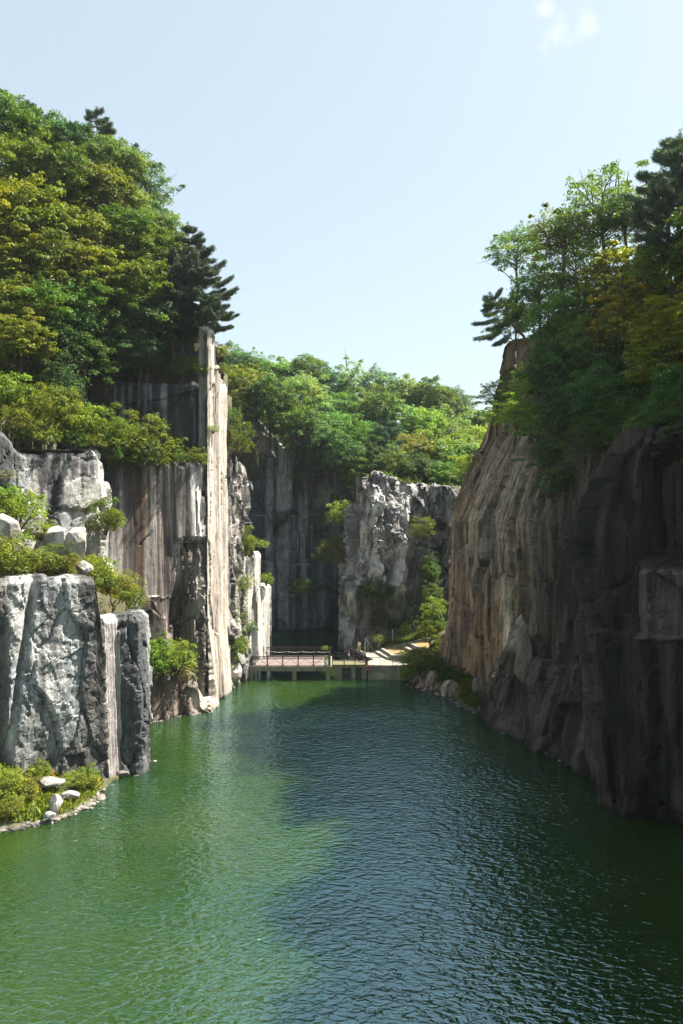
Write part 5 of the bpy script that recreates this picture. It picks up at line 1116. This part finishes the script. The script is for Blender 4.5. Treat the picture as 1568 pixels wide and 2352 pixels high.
# fingers
for sx in (1, -1):
    for k in range(5):
        x = sx*(.24+.0)+(k-2)*.0; y0 = .12+(k-2)*.016; 
        b = MB(); b.tube([(sx*.24, y0, .83), (sx*.238, y0+.012, .78), (sx*.225, y0+.02, .745-.004*abs(k-2))], [.010, .009, .007], 6); b.build('finger', M['skin'], pe)
skin_mesh('shirt', [(0, 0, .90), (0, 0, 1.12), (0, -.01, 1.30), (0, 0, 1.46), (.18, 0, 1.42), (.23, -.02, 1.22), (-.18, 0, 1.42), (-.235, .01, 1.22)], [(0, 1), (1, 2), (2, 3), (3, 4), (4, 5), (3, 6), (6, 7)], [(.175, .13), (.17, .125), (.18, .13), (.10, .09), .08, .07, .08, .07], M['shirt'], pe)
skin_mesh('trousers', [(0, 0, .96), (.10, 0, .86), (.125, .07, .50), (.12, .03, .13), (-.10, 0, .86), (-.125, -.06, .50), (-.12, -.15, .13)], [(0, 1), (1, 2), (2, 3), (0, 4), (4, 5), (5, 6)], [(.15, .115), .115, .09, .075, .115, .09, .075], M['trous'], pe)
skin_mesh('hair', [(0, .0, 1.66), (0, .0, 1.73), (0, -.03, 1.62)], [(0, 1), (0, 2)], [(.085, .092), (.075, .085), (.07, .05)], M['hair'], pe, 2)
for sx in (1, -1):
    b = MB(); b.box(sx*.12-.045, sx*.12+.045, (-.0 if sx > 0 else -.19), (.22 if sx > 0 else .04), -.005, .075); b.build('shoe', M['shoe'], pe, bevel=.02)
    b = MB(); b.bar((sx*.03, .108, 1.665), (sx*.03, .122, 1.665), .018, n=8); b.build('eye', M['hair'], pe)
b = MB(); b.bar((0, .10, 1.65), (0, .142, 1.635), .03, n=6, taper=.8); b.build('nose', M['skin'], pe)
b = MB(); b.bar((-.025, .118, 1.595), (.025, .118, 1.595), .012, n=6); b.build('mouth', plain_mat('lips', (.3, .12, .1), .5), pe)
# ---------------------------------------------------------------- light, sky, camera
EL, AZ = 57.0, 68.0          # sun elevation, bearing east of the view direction
sd = Vector((math.cos(R(EL))*math.sin(R(AZ)), math.cos(R(EL))*math.cos(R(AZ)), math.sin(R(EL))))
sun = bpy.data.lights.new('sun', 'SUN'); sun.energy = 4.0; sun.angle = R(.5); sun.color = (1, .93, .82)
so = bpy.data.objects.new('sun', sun); COL.objects.link(so); so.rotation_euler = (-sd).to_track_quat('-Z', 'Y').to_euler()
w = bpy.data.worlds.new('World'); scene.world = w; w.use_nodes = True; nt = w.node_tree; nt.nodes.clear()
out = nt.nodes.new('ShaderNodeOutputWorld'); bg = nt.nodes.new('ShaderNodeBackground'); sky = nt.nodes.new('ShaderNodeTexSky'); sky.sky_type = 'NISHITA'; sky.sun_disc = False
sky.sun_elevation = R(EL); sky.sun_rotation = R(AZ); sky.air_density = 1.0; sky.dust_density = 2.2; sky.ozone_density = .6; sky.altitude = 100
tn = nt.nodes.new('ShaderNodeMix'); tn.data_type = 'RGBA'; tn.blend_type = 'MULTIPLY'; tn.inputs[0].default_value = 1; tn.inputs[7].default_value = (.99, 1.06, .97, 1)
nt.links.new(sky.outputs[0], tn.inputs[6])
tc = N(nt, 'ShaderNodeTexCoord'); cn = noise(nt, tc.outputs['Generated'], 26, 7, .62, .6); msk = None; veil = mul(nt, tn.outputs[2], (3.9, 4.35, 4.5), .52, 'MIX')
for (px, py, rr) in ((1272, 86, .030), (1352, 62, .026), (1246, 24, .018)):
    dv = Vector(((px-CX)/F, 1, (CY-py)/F)).normalized(); di = N(nt, 'ShaderNodeVectorMath', operation='DISTANCE'); L(nt, tc.outputs['Generated'], di.inputs[0]); di.inputs[1].default_value = dv
    r_ = math_n(nt, 'SUBTRACT', 1.0, math_n(nt, 'DIVIDE', di.outputs['Value'], rr)); r_ = math_n(nt, 'MAXIMUM', r_, 0.0); msk = r_ if msk is None else math_n(nt, 'MAXIMUM', msk, r_)
cf = ramp(nt, math_n(nt, 'ADD', math_n(nt, 'MULTIPLY', msk, .42), math_n(nt, 'MULTIPLY', cn.outputs[0], 1.0)), [(.66, 0.0), (.96, .7)]); cf = math_n(nt, 'MULTIPLY', cf, math_n(nt, 'MINIMUM', math_n(nt, 'MULTIPLY', msk, 3.0), 1.0))
cm = mul(nt, veil, (5.0, 5.05, 5.1), cf, 'MIX')
nt.links.new(cm, bg.inputs[0]); bg.inputs[1].default_value = .052
nt.links.new(bg.outputs[0], out.inputs[0])

HAZE = 0.00011
if HAZE:
    m, nt, out = newmat('haze_air'); pv = N(nt, 'ShaderNodeVolumePrincipled'); pv.inputs['Color'].default_value = (.82, .92, 1, 1); pv.inputs['Density'].default_value = HAZE; pv.inputs['Anisotropy'].default_value = .2; L(nt, pv.outputs[0], out.inputs['Volume'])
    hb = MB(); hb.box(-3100, 3100, -3100, 3100, -5, 100); tag(hb.build('haze', m), kind='stuff')

cam = bpy.data.cameras.new('camera'); co = bpy.data.objects.new('camera', cam); COL.objects.link(co); co.location = (0, 0, CAMZ); co.rotation_euler = (R(90), 0, 0)
cam.sensor_fit = 'VERTICAL'; cam.sensor_height = 36; cam.sensor_width = 24; cam.lens = 28; cam.clip_start = .1; cam.clip_end = 8000; scene.camera = co
scene.view_settings.view_transform = 'Standard'; scene.view_settings.look = 'None'; scene.view_settings.exposure = 2.1; scene.view_settings.gamma = 1
cy = scene.cycles if hasattr(scene, 'cycles') else None
if cy:
    cy.max_bounces = 6; cy.diffuse_bounces = 3; cy.glossy_bounces = 3; cy.transmission_bounces = 3; cy.volume_bounces = 0; cy.transparent_max_bounces = 4; cy.caustics_reflective = False; cy.caustics_refractive = False; cy.sample_clamp_indirect = 4; cy.use_denoising = True
